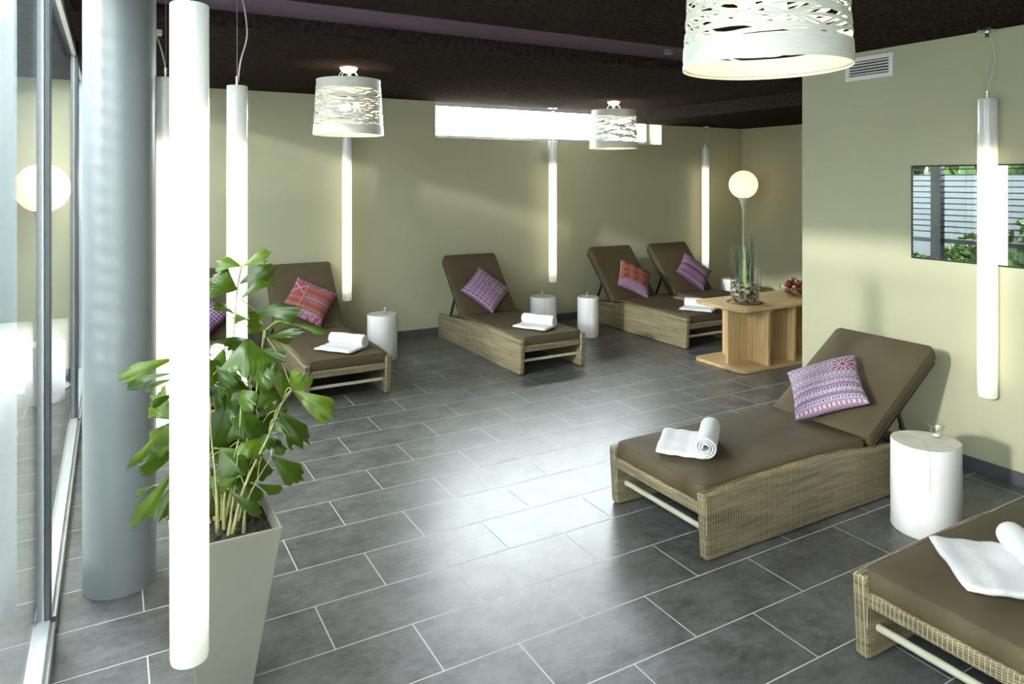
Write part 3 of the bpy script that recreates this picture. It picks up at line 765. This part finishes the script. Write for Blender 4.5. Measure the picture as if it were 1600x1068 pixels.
for (x, y, r, h, rz, lab, seed, fl_, cx, cy, cl) in [
    (3.495, 2.035, 0.150, 0.43, -0.9, 'white log table beside the front right wicker lounger', 2, 0.10, 0.10, 0.0, 'clear tealight glass on the foreground log table'),
    (2.268, 6.515, 0.140, 0.43, 0.2, 'white log table at the back wall right of the red cushion lounger', 4, 0, 0.02, 0.02, 'clear tealight glass on the log table under the back tube lamp'),
    (4.150, 6.62, 0.140, 0.43, -0.45, 'wider white log table behind the middle lounger', 3, 0, 0.0, 0.03, 'clear tealight glass on the log table behind the middle lounger'),
    (4.565, 6.353, 0.118, 0.43, -0.55, 'slim cracked white log table between the middle and right-hand loungers', 5, 0, -0.01, 0.02, 'clear tealight glass on the slim cracked log table'),
    (7.03, 6.60, 0.14, 0.43, -0.6, 'white log table in the far corner behind the vase', 6, 0, 0.0, 0.0, 'clear tealight glass on the log table in the far corner'),
    (0.01, 6.55, 0.130, 0.45, 0.4, 'white log table by the glass wall, seen only as a reflection', 8, 0, -0.02, 0.0, 'tealight glass on the log table reflected in the glass wall')]:
    log_table(x, y, r, h, rz, lab, seed, fl_); cup(x + cx, y + cy, h, cl)

# ================================================================ TUBE LAMPS
def tube_lamp(x, y, z0, z1, zc, lab, swing=(0.05, 0.02), r=0.049):
    t = empty('tube_lamp', (x, y, z0)); setp(t, lab, 'pendant lamp', 'white glass tube pendant lamps')
    H_ = z1 - z0; bm = bmesh.new()
    prof = [(0.0, 0.0), (r * 0.75, 0.0), (r * 0.95, 0.006), (r, 0.018), (r, H_ - 0.003), (r - 0.003, H_), (r - 0.006, H_), (r - 0.006, H_ - 0.01)]
    lathe(bm, prof, 40); obj('glass_tube', bm, MAT['opal'], t, smooth=True, auto=True)
    bm = bmesh.new(); lathe(bm, [(0, 0.10), (0.014, 0.10), (0.014, H_ * 0.83), (0, H_ * 0.83)], 14); obj('fluorescent_tube', bm, MAT['tube_core'], t, smooth=True, auto=True)
    bm = bmesh.new(); lathe(bm, [(0, H_ - 0.02), (r - 0.008, H_ - 0.02), (r - 0.008, H_ - 0.006), (0.006, H_ - 0.006), (0.006, H_ + 0.045), (0, H_ + 0.045)], 28)
    obj('end_cap', bm, MAT['chrome'], t, smooth=True, auto=True)
    bm = bmesh.new(); lathe(bm, [(0, H_ * 0.83 + 0.002), (0.02, H_ * 0.83 + 0.002), (0.02, H_ - 0.022), (0, H_ - 0.022)], 16); obj('lamp_holder', bm, MAT['white'], t, smooth=True, auto=True)
    zt = zc - z0
    bm = bmesh.new(); tube(bm, [(0, 0, H_ + 0.04), (0, 0, zt - 0.02)], 0.0012, 6); obj('suspension_wire', bm, MAT['wire'], t)
    g = zt - H_
    bm = bmesh.new(); tube(bm, smoothpath([(0.004, 0, H_ + 0.02), (swing[0] * 0.35, swing[1] * 0.35, H_ + g * 0.25), (swing[0], swing[1], H_ + g * 0.5), (swing[0] * 0.8, swing[1] * 0.8, H_ + g * 0.75), (0.012, 0, zt - 0.02)], 6), 0.0035, 8)
    obj('power_cord', bm, MAT['wire'], t, smooth=True)
    bm = bmesh.new(); lathe(bm, [(0, zt), (0.052, zt), (0.052, zt - 0.012), (0.046, zt - 0.018), (0.012, zt - 0.020), (0.012, zt - 0.05), (0, zt - 0.05)], 28); obj('ceiling_mount', bm, MAT['chrome'], t, smooth=True, auto=True)
tube_lamp(0.179, 2.014, 0.470, 2.173, ZC, 'nearest and largest white tube lamp, hanging in front of the potted palm', (-0.06, 0.0), 0.0475)
tube_lamp(0.216, 3.530, 0.480, 2.173, 2.664, 'white tube lamp half hidden between the grey column and the nearest tube', (-0.05, 0.0), 0.0475)
tube_lamp(0.537, 3.662, 0.480, 2.173, 2.664, 'white tube lamp hanging right behind the top leaves of the palm', (0.045, 0.0), 0.0485)
tube_lamp(2.098, 7.11, 0.480, 2.173, ZC, 'white tube lamp under the left woven lamp, above the red cushion lounger', r=0.049)
tube_lamp(4.598, 7.12, 0.488, 2.173, ZC, 'white tube lamp in front of the high window, above the middle log table', r=0.049)
tube_lamp(7.04, 7.08, 0.480, 2.150, 2.44, 'farthest white tube lamp in the dark corner beside the glowing globe', r=0.049)
tube_lamp(4.372, 2.186, 0.468, 2.178, ZC, 'white tube lamp hanging before the mirror on the right wall', (0.04, -0.02), 0.050)

# ================================================================ WOVEN PENDANTS
def woven_lamp(x, y, z0, z1, r0, r1, lab, seed=1, nb=34):
    t = empty('woven_pendant_lamp', (x, y, z0)); setp(t, lab, 'pendant lamp', 'cream woven ribbon pendant lamps')
    rd = random.Random(seed); H_ = z1 - z0; n = 120; bm = bmesh.new()
    bands = []
    for k in range(6): bands.append((0.008 + 0.011 * k, 0.0015, rd.randint(1, 3), rd.uniform(0, 6.3), 0.016, 0))
    for k in range(6): bands.append((H_ - 0.008 - 0.012 * k, 0.0015, rd.randint(1, 3), rd.uniform(0, 6.3), 0.016, 0))
    for k in range(nb):
        bands.append((0.075 + (H_ - 0.155) * (k + rd.uniform(-0.4, 0.4)) / (nb - 1), rd.uniform(0.018, 0.040), rd.choice([1, 2, 2, 3]), rd.uniform(0, 6.3), rd.uniform(0.006, 0.011), rd.uniform(0, 6.3)))
    for q, (zc, am, kk, ph, wd, ph2) in enumerate(bands):
        rings = []; ro = rd.uniform(-0.0025, 0.0025)
        for j in range(n):
            a = 2 * PI * j / n; z = zc + am * math.sin(kk * a + ph) + am * 0.35 * math.sin((kk + 2) * a + ph2)
            z = min(max(z, wd / 2), H_ - wd / 2); R_ = []
            for dz, dr in ((-wd / 2, 0), (wd / 2, 0), (wd / 2, 0.0022), (-wd / 2, 0.0022)):
                zz = z + dz; r = r0 + (r1 - r0) * zz / H_ + ro + dr
                R_.append(bm.verts.new((r * math.cos(a), r * math.sin(a), zz)))
            rings.append(R_)
        for j in range(n):
            A_, B_ = rings[j], rings[(j + 1) % n]
            for i in range(4): bm.faces.new((A_[i], B_[i], B_[(i + 1) % 4], A_[(i + 1) % 4]))
    bmesh.ops.recalc_face_normals(bm, faces=bm.faces)
    obj('lamp_shade', bm, MAT['ribbon'], t)
    zt = ZC - z0
    bm = bmesh.new(); lathe(bm, [(0, zt - 0.05), (0.03, zt - 0.048), (0.055, zt - 0.032), (0.066, zt - 0.014), (0.064, zt - 0.011), (0.012, zt - 0.011), (0.012, zt), (0, zt)], 32); obj('ceiling_canopy', bm, MAT['diffuser'], t, smooth=True, auto=True)
    bm = bmesh.new(); pts = [(0.085 * math.cos(2 * PI * j / 24), 0.085 * math.sin(2 * PI * j / 24), H_ + 0.012) for j in range(25)]; tube(bm, pts, 0.003, 6, cap=False)
    for j in range(6):
        a = j * PI / 3; ca, sa = math.cos(a), math.sin(a)
        tube(bm, smoothpath([(0.045 * ca, 0.045 * sa, zt - 0.03), (0.075 * ca, 0.075 * sa, H_ + 0.035), (0.085 * ca, 0.085 * sa, H_ + 0.012)], 4), 0.0025, 6)
        if j % 2 == 0: tube(bm, [(0.085 * ca, 0.085 * sa, H_ + 0.012), (r1 * ca * 0.995, r1 * sa * 0.995, H_ - 0.01)], 0.0025, 6)
    tube(bm, [(0, 0, zt - 0.04), (0, 0, H_ * 0.62)], 0.006, 8)
    obj('wire_frame', bm, MAT['white'], t, smooth=True)
    for (bx_, by_, bz) in ((0.06, 0.0, 0.58), (-0.03, 0.052, 0.58), (-0.03, -0.052, 0.58)):
        bm = bmesh.new(); lathe(bm, [(0, 0), (0.018, 0.008), (0.03, 0.035), (0.026, 0.06), (0.012, 0.085), (0, 0.085)], 20, (bx_, by_, H_ * bz - 0.08)); obj('light_bulb', bm, MAT['bulb'], t, smooth=True)
    return t
woven_lamp(1.586, 5.33, 2.055, 2.475, 0.262, 0.238, 'smaller cream woven lamp at the left above the red cushion lounger', 3)
woven_lamp(4.82, 6.23, 2.055, 2.475, 0.262, 0.238, 'smallest-looking cream woven lamp before the high window', 5)
woven_lamp(1.867, 1.608, 2.080, 2.500, 0.262, 0.238, 'big cream woven lamp cut off by the top edge of the picture', 8)

# ================================================================ GLOBE FLOOR LAMPS
def globe_lamp(x, y, lab, r=0.19, zc=1.645):
    t = empty('globe_floor_lamp', (x, y, 0)); setp(t, lab, 'floor lamp', 'globe floor lamps')
    bm = bmesh.new(); prof = [(0.0, zc + r)]
    for k in range(1, 17):
        a = PI / 2 - k * (PI / 2 + 1.18) / 16; prof.append((r * math.cos(a), zc + r * math.sin(a)))
    zb = prof[-1][1]; rb = prof[-1][0]
    lathe(bm, prof, 48); obj('glass_globe', bm, MAT['globe'], t, smooth=True)
    bm = bmesh.new(); p2 = [(rb, zb)] + [(0.0085 + (rb - 0.0085) * (1 - k / 12) ** 3.2, zb - 0.42 * k / 12) for k in range(1, 13)] + [(0.0075, 0.02)]
    lathe(bm, p2, 24); obj('stem', bm, MAT['white'], t, smooth=True)
    bm = bmesh.new(); lathe(bm, [(0, 0), (0.19, 0), (0.195, 0.008), (0.18, 0.022), (0.03, 0.028), (0, 0.028)], 40); obj('base', bm, MAT['white'], t, smooth=True, auto=True)
globe_lamp(7.46, 6.80, 'glowing globe lamp rising behind the vase in the far corner')
globe_lamp(0.052, 6.945, 'glowing globe floor lamp reflected in the glass wall at the left', 0.20)

# ================================================================ OAK TABLE, VASE, BOWL
def rrect(x0, x1, y0, y1, r, z0, z1, hole=None):
    bm = bmesh.new(); P = []
    for (cx, cy, a0) in ((x1 - r, y0 + r, -PI / 2), (x1 - r, y1 - r, 0), (x0 + r, y1 - r, PI / 2), (x0 + r, y0 + r, PI)):
        for k in range(9): a = a0 + k * PI / 16; P.append((cx + r * math.cos(a), cy + r * math.sin(a)))
    lo = [bm.verts.new((x, y, z0)) for x, y in P]; hi = [bm.verts.new((x, y, z1)) for x, y in P]; n = len(P)
    for j in range(n): bm.faces.new((lo[j], lo[(j + 1) % n], hi[(j + 1) % n], hi[j]))
    bm.faces.new(lo[::-1]); bm.faces.new(hi); return bm
tb = empty('oak_side_table', (4.83, 4.40, 0)); setp(tb, 'low oak table with rounded corners behind the right wall corner, vase on top', 'table')
obj('base_board', rrect(0, 1.35, 0, 0.63, 0.09, 0.002, 0.030), MAT['oak_x'], tb, bevel=0.003)
obj('table_top', rrect(0, 1.35, 0, 0.63, 0.09, 0.540, 0.568), MAT['oak_x'], tb, bevel=0.003)
obj('long_panel', B(0.085, 1.25, 0.26, 0.288, 0.030, 0.540), MAT['oak_z'], tb)
for x in (0.345, 0.69, 1.03): obj('cross_panel', B(x, x + 0.028, 0.03, 0.26, 0.030, 0.540), MAT['oak_z'], tb, bevel=0.002)
obj('cross_panel', B(0.345, 0.373, 0.288, 0.58, 0.030, 0.540), MAT['oak_z'], tb); obj('cross_panel', B(0.69, 0.718, 0.288, 0.58, 0.030, 0.540), MAT['oak_z'], tb)
bm = bmesh.new(); lathe(bm, [(0.166, 0.5685), (0.166, 0.572), (0.150, 0.572), (0.140, 0.5685)], 48, (0.34, 0.295, 0)); obj('metal_ring', bm, MAT['black'], tb, smooth=True)
obj('bracket', B(0.20, 0.33, 0.08, 0.11, 0.515, 0.540), MAT['black'], tb)
VX, VY, VZ = 5.17, 4.695, 0.5725
vs = empty('glass_vase', (VX, VY, VZ)); setp(vs, 'tall clear cylinder vase of pebbles and green blades on the oak table', 'vase')
bm = bmesh.new(); lathe(bm, [(0, 0), (0.127, 0), (0.130, 0.004), (0.130, 0.515), (0.126, 0.515), (0.126, 0.012), (0, 0.012)], 48); obj('glass_cylinder', bm, MAT['glass_vase'], vs, smooth=True, auto=True)
rd = random.Random(9); bm = bmesh.new()
for k in range(760):
    a = rd.uniform(0, 2 * PI); hgt = rd.uniform(0.02, 0.175); q = rd.random()
    rr = (0.105 + 0.005 * rd.random()) if q < 0.8 else 0.11 * math.sqrt(rd.random())
    if q >= 0.8: hgt = rd.uniform(0.15, 0.18)
    s_ = rd.uniform(0.008, 0.014)
    mx = Matrix.Translation((rr * math.cos(a), rr * math.sin(a), hgt)) @ Matrix.Rotation(rd.uniform(0, 3), 4, 'Z') @ Matrix.Rotation(rd.uniform(-0.8, 0.8), 4, 'X') @ Matrix.Diagonal((s_ * 1.25, s_, s_ * 0.7, 1))
    bmesh.ops.create_icosphere(bm, subdivisions=1, radius=1.0, matrix=mx)
pb = obj('pebbles', bm, MAT['pebble'], vs, smooth=True); pb['kind'] = 'stuff'
for k in range(13):
    a = rd.uniform(0, 6.28); b0 = Vector((0.035 + 0.03 * math.cos(a), -0.01 + 0.035 * math.sin(a), 0.15)); ln = rd.uniform(0.30, 0.50)
    if k >= 10: b0 = Vector((-0.06, 0.02 * (k - 11), 0.15)); ln = 0.36 + 0.02 * k - 0.2
    tip = b0 + Vector((rd.uniform(-0.02, 0.06), rd.uniform(-0.05, 0.05), ln)) + (Vector((-0.06, 0, 0)) if k >= 10 else Vector((0, 0, 0)))
    bm = bmesh.new(); d = Vector((math.cos(a), math.sin(a), 0)); rows = []
    for i in range(9):
        f_ = i / 8; p = b0.lerp(tip, f_) + Vector((0.012 * math.sin(f_ * 2.5 + k), 0, 0)); wd = 0.009 * (1 - f_ ** 3) + 0.0006
        rows.append((bm.verts.new(p - d * wd), bm.verts.new(p + d.cross(Vector((0, 0, 1))) * wd * 0.35), bm.verts.new(p + d * wd)))
    for A_, B_ in zip(rows, rows[1:]): bm.faces.new((A_[0], A_[1], B_[1], B_[0])); bm.faces.new((A_[1], A_[2], B_[2], B_[1]))
    obj('blade', bm, MAT['snake'], vs, smooth=True)
bm = bmesh.new(); lathe(bm, [(0, 0.10), (0.018, 0.12), (0.024, 0.17), (0.016, 0.24), (0.010, 0.36), (0.004, 0.45), (0, 0.46)], 14, (-0.035, -0.035, 0)); obj('shoot', bm, MAT['lime'], vs, smooth=True)

BX, BY, BZ = 5.87, 4.70, 0.5685
bw = empty('fruit_bowl', (BX, BY, BZ)); setp(bw, 'clear glass bowl of apples on the oak table at the wall corner', 'bowl')
bm = bmesh.new(); lathe(bm, [(0, 0), (0.045, 0), (0.10, 0.022), (0.135, 0.06), (0.15, 0.105), (0.147, 0.105), (0.131, 0.062), (0.097, 0.026), (0.043, 0.005), (0, 0.005)], 40); obj('glass_bowl', bm, MAT['glass_vase'], bw, smooth=True)
bma = bmesh.new(); lathe(bma, [(0, -0.026), (0.012, -0.034), (0.026, -0.028), (0.036, -0.008), (0.039, 0.010), (0.034, 0.028), (0.022, 0.036), (0.010, 0.033), (0, 0.024)], 20)
ap0 = None
spots = [(-0.06, -0.04, 0.052, 'red apple low at the left in the glass bowl'), (0.025, -0.070, 0.055, 'dark red apple at the front of the glass bowl'), (-0.02, 0.055, 0.05, 'red apple at the back of the glass bowl'), (0.07, 0.02, 0.055, 'red apple in the glass bowl nearest the wall corner'),
         (-0.075, 0.005, 0.118, 'red apple sticking out at the upper left of the bowl'), (-0.005, -0.045, 0.125, 'yellow-blushed apple in the middle of the heap'), (0.015, 0.03, 0.135, 'topmost apple of the heap in the glass bowl'), (0.075, -0.045, 0.125, 'dark red apple cut off by the wall corner')]
for i, (x, y, z, lab) in enumerate(spots):
    if ap0 is None:
        ap = empty('apple'); obj('skin', bma, MAT['apple'], ap, smooth=True)
        bm = bmesh.new(); tube(bm, [(0, 0, 0.024), (0.002, 0.001, 0.042)], 0.0015, 6); obj('stalk', bm, MAT['bark'], ap); ap0 = ap
    else: ap = clone(ap0)
    ap.location = (BX + x, BY + y, BZ + z); ap.rotation_euler = (rd.uniform(-1.2, 1.2), rd.uniform(-1.2, 1.2), rd.uniform(0, 6)); setp(ap, lab, 'apple', 'apples in the glass bowl')

# ================================================================ POTTED PALM
pp = empty('potted_palm', (0.335, 2.585, 0)); setp(pp, 'tall fishtail palm in a glossy taupe square planter behind the nearest tube lamp', 'plant')
OX, OY = 0.335, 2.585
def frus(bm, hx0, hy0, hx1, hy1, z0, z1, flip=False):
    lo = [bm.verts.new((a * hx0, b * hy0, z0)) for a, b in ((-1, -1), (1, -1), (1, 1), (-1, 1))]
    hi = [bm.verts.new((a * hx1, b * hy1, z1)) for a, b in ((-1, -1), (1, -1), (1, 1), (-1, 1))]
    for j in range(4):
        q = (lo[j], lo[(j + 1) % 4], hi[(j + 1) % 4], hi[j]); bm.faces.new(q[::-1] if flip else q)
    return lo, hi
bm = bmesh.new()
lo, hi = frus(bm, 0.082, 0.078, 0.166, 0.152, 0.0, 0.56); bm.faces.new(lo[::-1])
l2, h2 = frus(bm, 0.135, 0.122, 0.158, 0.144, 0.42, 0.56, True); bm.faces.new(l2)
for j in range(4): bm.faces.new((hi[j], hi[(j + 1) % 4], h2[(j + 1) % 4], h2[j]))
obj('planter', bm, MAT['planter'], pp, bevel=0.004, seg=3)
bm = bmesh.new(); n = 26; g = [[bm.verts.new(((i / n - 0.5) * 0.296, (j / n - 0.5) * 0.27, 0.515 + random.uniform(-0.007, 0.009))) for j in range(n + 1)] for i in range(n + 1)]
for i in range(n):
    for j in range(n): bm.faces.new((g[i][j], g[i + 1][j], g[i + 1][j + 1], g[i][j + 1]))
so_ = obj('soil', bm, MAT['soil'], pp)
LEAVES = [(0.39,2.543,1.424,0.479,2.505,1.469,0.039),(0.403,2.652,1.41,0.325,2.706,1.423,0.05),(0.39,2.664,1.328,0.305,2.695,1.371,0.09),(0.394,2.621,1.354,0.506,2.577,1.417,0.045),
(0.382,2.53,1.315,0.495,2.54,1.386,0.033),(0.386,2.701,1.236,0.303,2.628,1.294,0.025),(0.427,2.682,1.217,0.394,2.784,1.208,0.03),(0.468,2.582,1.192,0.393,2.497,1.256,0.053),
(0.428,2.663,1.223,0.586,2.465,1.278,0.045),(0.481,2.651,1.178,0.598,2.6,1.242,0.035),(0.452,2.437,1.193,0.538,2.289,1.239,0.021),(0.548,2.528,1.214,0.656,2.46,1.186,0.022),
(0.475,2.598,1.166,0.577,2.616,1.154,0.041),(0.403,2.505,1.181,0.377,2.383,1.09,0.122),(0.425,2.671,1.148,0.333,2.588,1.149,0.04),(0.356,2.698,1.075,0.276,2.633,1.052,0.054),
(0.358,2.68,1.016,0.409,2.694,0.918,0.069),(0.366,2.693,0.938,0.303,2.717,0.76,0.096),(0.368,2.692,0.931,0.381,2.593,0.875,0.045),(0.392,2.626,0.917,0.418,2.549,0.816,0.097),
(0.404,2.675,0.951,0.468,2.679,0.88,0.064),(0.516,2.505,0.959,0.505,2.495,1.073,0.046),(0.519,2.391,1.028,0.536,2.251,1.12,0.054),(0.55,2.517,0.987,0.68,2.418,0.907,0.06),
(0.518,2.603,0.898,0.606,2.556,0.77,0.064),(0.472,2.446,0.918,0.503,2.374,0.882,0.021),(0.508,2.585,0.801,0.526,2.557,0.749,0.032),(0.461,2.42,0.808,0.56,2.418,0.707,0.055),
(0.469,2.622,0.828,0.474,2.5,0.797,0.062),(0.326,2.631,0.788,0.404,2.537,0.712,0.097),(0.397,2.653,0.773,0.447,2.558,0.792,0.034),(0.37,2.528,0.715,0.307,2.538,0.693,0.041),
(0.401,2.696,0.641,0.429,2.564,0.595,0.068),(0.342,2.514,0.688,0.446,2.459,0.605,0.03),(0.328,2.716,0.609,0.301,2.712,0.49,0.045),(0.438,2.54,0.675,0.519,2.553,0.626,0.029),
(0.447,2.621,0.81,0.475,2.483,0.803,0.049),(0.197,2.79,1.08,0.018,2.798,1.034,0.045),(0.184,2.651,1.062,0.045,2.784,1,0.026),(0.186,2.68,1.035,0.104,2.772,0.986,0.022),
(0.196,2.61,0.916,0.121,2.715,0.983,0.078),(0.185,2.618,0.999,0.108,2.558,0.989,0.021),(0.164,2.711,0.872,0.048,2.716,0.739,0.024),(0.207,2.698,0.888,0.129,2.812,0.761,0.076),
(0.2,2.745,0.766,0.075,2.679,0.753,0.053),(0.193,2.648,0.747,0.059,2.711,0.551,0.043),(0.129,2.728,0.665,0.076,2.785,0.622,0.022),(0.202,2.686,0.694,0.137,2.603,0.587,0.047),
(0.192,2.632,0.831,0.12,2.73,0.759,0.026),(0.311,2.708,0.993,0.253,2.756,1.08,0.068),(0.338,2.851,0.857,0.264,2.876,0.814,0.072),(0.34,2.772,0.763,0.257,2.798,0.7,0.07),
(0.447,2.619,0.905,0.514,2.63,0.983,0.055),(0.443,2.66,0.86,0.525,2.662,0.822,0.06),(0.348,2.673,1.12,0.323,2.726,0.986,0.068),(0.435,2.746,0.989,0.503,2.687,0.97,0.047),
(0.333,2.717,0.69,0.252,2.634,0.67,0.054),(0.383,2.771,0.837,0.343,2.716,0.711,0.079),(0.457,2.702,1.066,0.502,2.546,1.002,0.059),(0.447,2.561,1.125,0.506,2.4,1.127,0.039),
(0.45,2.743,0.964,0.393,2.655,0.881,0.065),(0.491,2.743,0.839,0.549,2.635,0.912,0.047),(0.317,2.76,1.037,0.351,2.66,0.909,0.068),(0.495,2.67,0.767,0.428,2.569,0.878,0.041),
(0.288,2.732,1.126,0.227,2.821,1.034,0.06),(0.341,2.646,1.051,0.359,2.625,0.973,0.047),(0.376,2.663,0.701,0.3,2.614,0.653,0.051),(0.39,2.578,0.989,0.415,2.408,0.983,0.049),
(0.499,2.751,0.685,0.432,2.819,0.586,0.054),(0.374,2.784,0.786,0.32,2.84,0.671,0.076),(0.335,2.844,0.783,0.286,2.748,0.726,0.053),(0.398,2.715,1.033,0.303,2.723,0.993,0.063),
(0.365,2.732,0.683,0.354,2.792,0.536,0.074),(0.411,2.753,0.881,0.399,2.821,0.761,0.053),(0.352,2.624,0.763,0.408,2.581,0.743,0.064),(0.365,2.758,0.835,0.373,2.763,0.734,0.079),
(0.347,2.753,0.892,0.416,2.744,0.805,0.056),(0.367,2.662,0.775,0.415,2.687,0.662,0.074),(0.323,2.713,1.055,0.384,2.656,0.974,0.065),(0.363,2.814,0.908,0.428,2.778,0.841,0.049),
(0.43,2.628,0.712,0.332,2.576,0.71,0.074),(0.305,2.703,0.964,0.216,2.737,0.93,0.058),(0.504,2.76,0.773,0.454,2.834,0.692,0.055),(0.386,2.676,1.024,0.41,2.593,0.921,0.055),
(0.317,2.821,1.038,0.381,2.688,0.986,0.058),(0.358,2.695,1.04,0.267,2.588,1.049,0.051),(0.309,2.665,1.07,0.374,2.591,1.011,0.049),(0.319,2.788,0.853,0.385,2.731,0.756,0.051),
(0.401,2.658,0.758,0.437,2.696,0.61,0.061),(0.356,2.75,0.892,0.414,2.591,0.898,0.053),(0.456,2.552,0.76,0.467,2.609,0.66,0.053),(0.367,2.835,0.956,0.444,2.842,0.846,0.053),
(0.319,2.765,0.672,0.294,2.691,0.576,0.058),(0.459,2.556,0.83,0.382,2.498,0.783,0.059),(0.316,2.67,1.004,0.239,2.767,0.921,0.074)]

CANES = [[(0.343,2.715,0.447),(0.353,2.709,0.712),(0.377,2.695,1.078),(0.393,2.686,1.307),(0.409,2.677,1.41)],
[(0.354,2.685,0.443),(0.386,2.667,0.675),(0.439,2.637,0.902),(0.465,2.622,1.083),(0.478,2.614,1.185)],
[(0.357,2.553,0.51),(0.395,2.532,0.679),(0.466,2.491,0.852),(0.508,2.467,0.969),(0.534,2.452,1.01)],
[(0.318,2.594,0.519),(0.314,2.596,0.672),(0.299,2.604,0.846),(0.291,2.609,1.02)],
[(0.338,2.595,0.487),(0.342,2.593,0.645),(0.38,2.571,0.82),(0.388,2.567,0.93)],
[(0.325,2.737,0.451),(0.291,2.756,0.616),(0.245,2.782,0.8),(0.199,2.808,0.984)],
[(0.348,2.561,0.491),(0.357,2.556,0.591),(0.369,2.549,0.699),(0.376,2.545,0.808)],
[(0.339,2.696,0.442),(0.347,2.692,0.56),(0.341,2.695,0.697),(0.354,2.687,0.992)],
[(0.391,2.644,0.475),(0.403,2.637,0.569),(0.43,2.622,0.727),(0.456,2.607,0.84)],
[(0.306,2.664,0.473),(0.29,2.673,0.558),(0.247,2.698,0.647),(0.205,2.722,0.781)],
[(0.387,2.704,0.464),(0.407,2.692,0.592),(0.425,2.682,0.753),(0.435,2.677,0.983)],
[(0.396,2.554,0.525),(0.402,2.551,0.604),(0.436,2.532,0.692),(0.48,2.507,0.775)],
[(0.321,2.651,0.458),(0.324,2.649,0.56),(0.313,2.656,0.627),(0.295,2.666,0.738)]]

for q in CANES:
    pts = [Vector(p) - Vector((OX, OY, 0)) for p in q]; pts[0].x = max(-0.10, min(0.10, pts[0].x)); pts[0].y = max(-0.10, min(0.10, pts[0].y)); pts[0].z = 0.505
    sp = smoothpath(pts, 5); m = len(sp); bm = bmesh.new(); tube(bm, sp, [0.0062 * (1 - i / (m - 1)) ** 2.2 + 0.0016 for i in range(m)], 8); obj('cane', bm, MAT['cane'], pp, smooth=True)
rl = random.Random(21)
anch = [Vector(p) for q in CANES for p in q[1:]]
for (bx_, by_, bz_, tx_, ty_, tz_, wd) in LEAVES:
    b0, t0 = Vector((bx_, by_, bz_)), Vector((tx_, ty_, tz_)); d = t0 - b0; Ln = d.length; dn = d.normalized()
    toward = Vector((-0.2, -0.9, 0.35)); nrm = (toward - dn * toward.dot(dn)).normalized()
    nrm = (Matrix.Rotation(rl.uniform(-0.4, 0.4), 3, dn) @ nrm); sd = dn.cross(nrm).normalized()
    nu, nv = 12, 12; bm = bmesh.new(); uvl = bm.loops.layers.uv.new('UVMap'); rows = []; teeth = [rl.uniform(0.80, 1.0) for _ in range(nv + 1)]
    ragged = rl.uniform(0.6, 1.0); skew = rl.uniform(-0.35, 0.35); curl = rl.uniform(0.05, 0.16) * Ln; ph = rl.uniform(0, 6)
    for i in range(nu + 1):
        f_ = i / nu; row = []
        hw_ = wd * 0.74 * min(1.0, 0.03 + 1.15 * f_ ** 0.85) * (1 - 0.16 * max(0, f_ - 0.8) / 0.2)
        for j in range(nv + 1):
            s_ = 2 * j / nv - 1
            ext = 1 - (1 - teeth[j]) * f_ * f_ - 0.13 * f_ * abs(s_ - skew) ** 1.6 - (0.05 * ragged * f_ if j % 2 else 0)
            p = b0 + dn * (Ln * 1.06 * f_ * ext) + sd * (hw_ * s_) + nrm * (curl * math.sin(PI * f_) + 0.16 * hw_ * (1 - abs(s_)) * 1.6 - 0.10 * hw_ + 0.02 * wd * ((j % 2) - 0.5) * f_ + 0.04 * wd * math.sin(5 * f_ + ph + 2 * s_))
            p.z -= 0.03 * Ln * f_ * f_
            row.append(bm.verts.new(p - Vector((OX, OY, 0))))
        rows.append(row)
    for i in range(nu):
        for j in range(nv):
            f = bm.faces.new((rows[i][j], rows[i + 1][j], rows[i + 1][j + 1], rows[i][j + 1]))
            for lp, (a_, c_) in zip(f.loops, ((i, j), (i + 1, j), (i + 1, j + 1), (i, j + 1))): lp[uvl].uv = (a_ / nu, c_ / nv)
    lower = [a for a in anch if a.z < b0.z - 0.02] or anch
    an = min(lower, key=lambda a: (a - b0).length + max(0, a.z - b0.z) * 2)
    if (an - b0).length < 0.45:
        mid = (an + b0) * 0.5 + Vector((0, 0, 0.02)); tube(bm, [p - Vector((OX, OY, 0)) for p in smoothpath([an, mid, b0], 4)], 0.0017, 5, mat=1)
    obj('leaf', bm, [MAT['leaf'], MAT['cane']], pp, smooth=True)
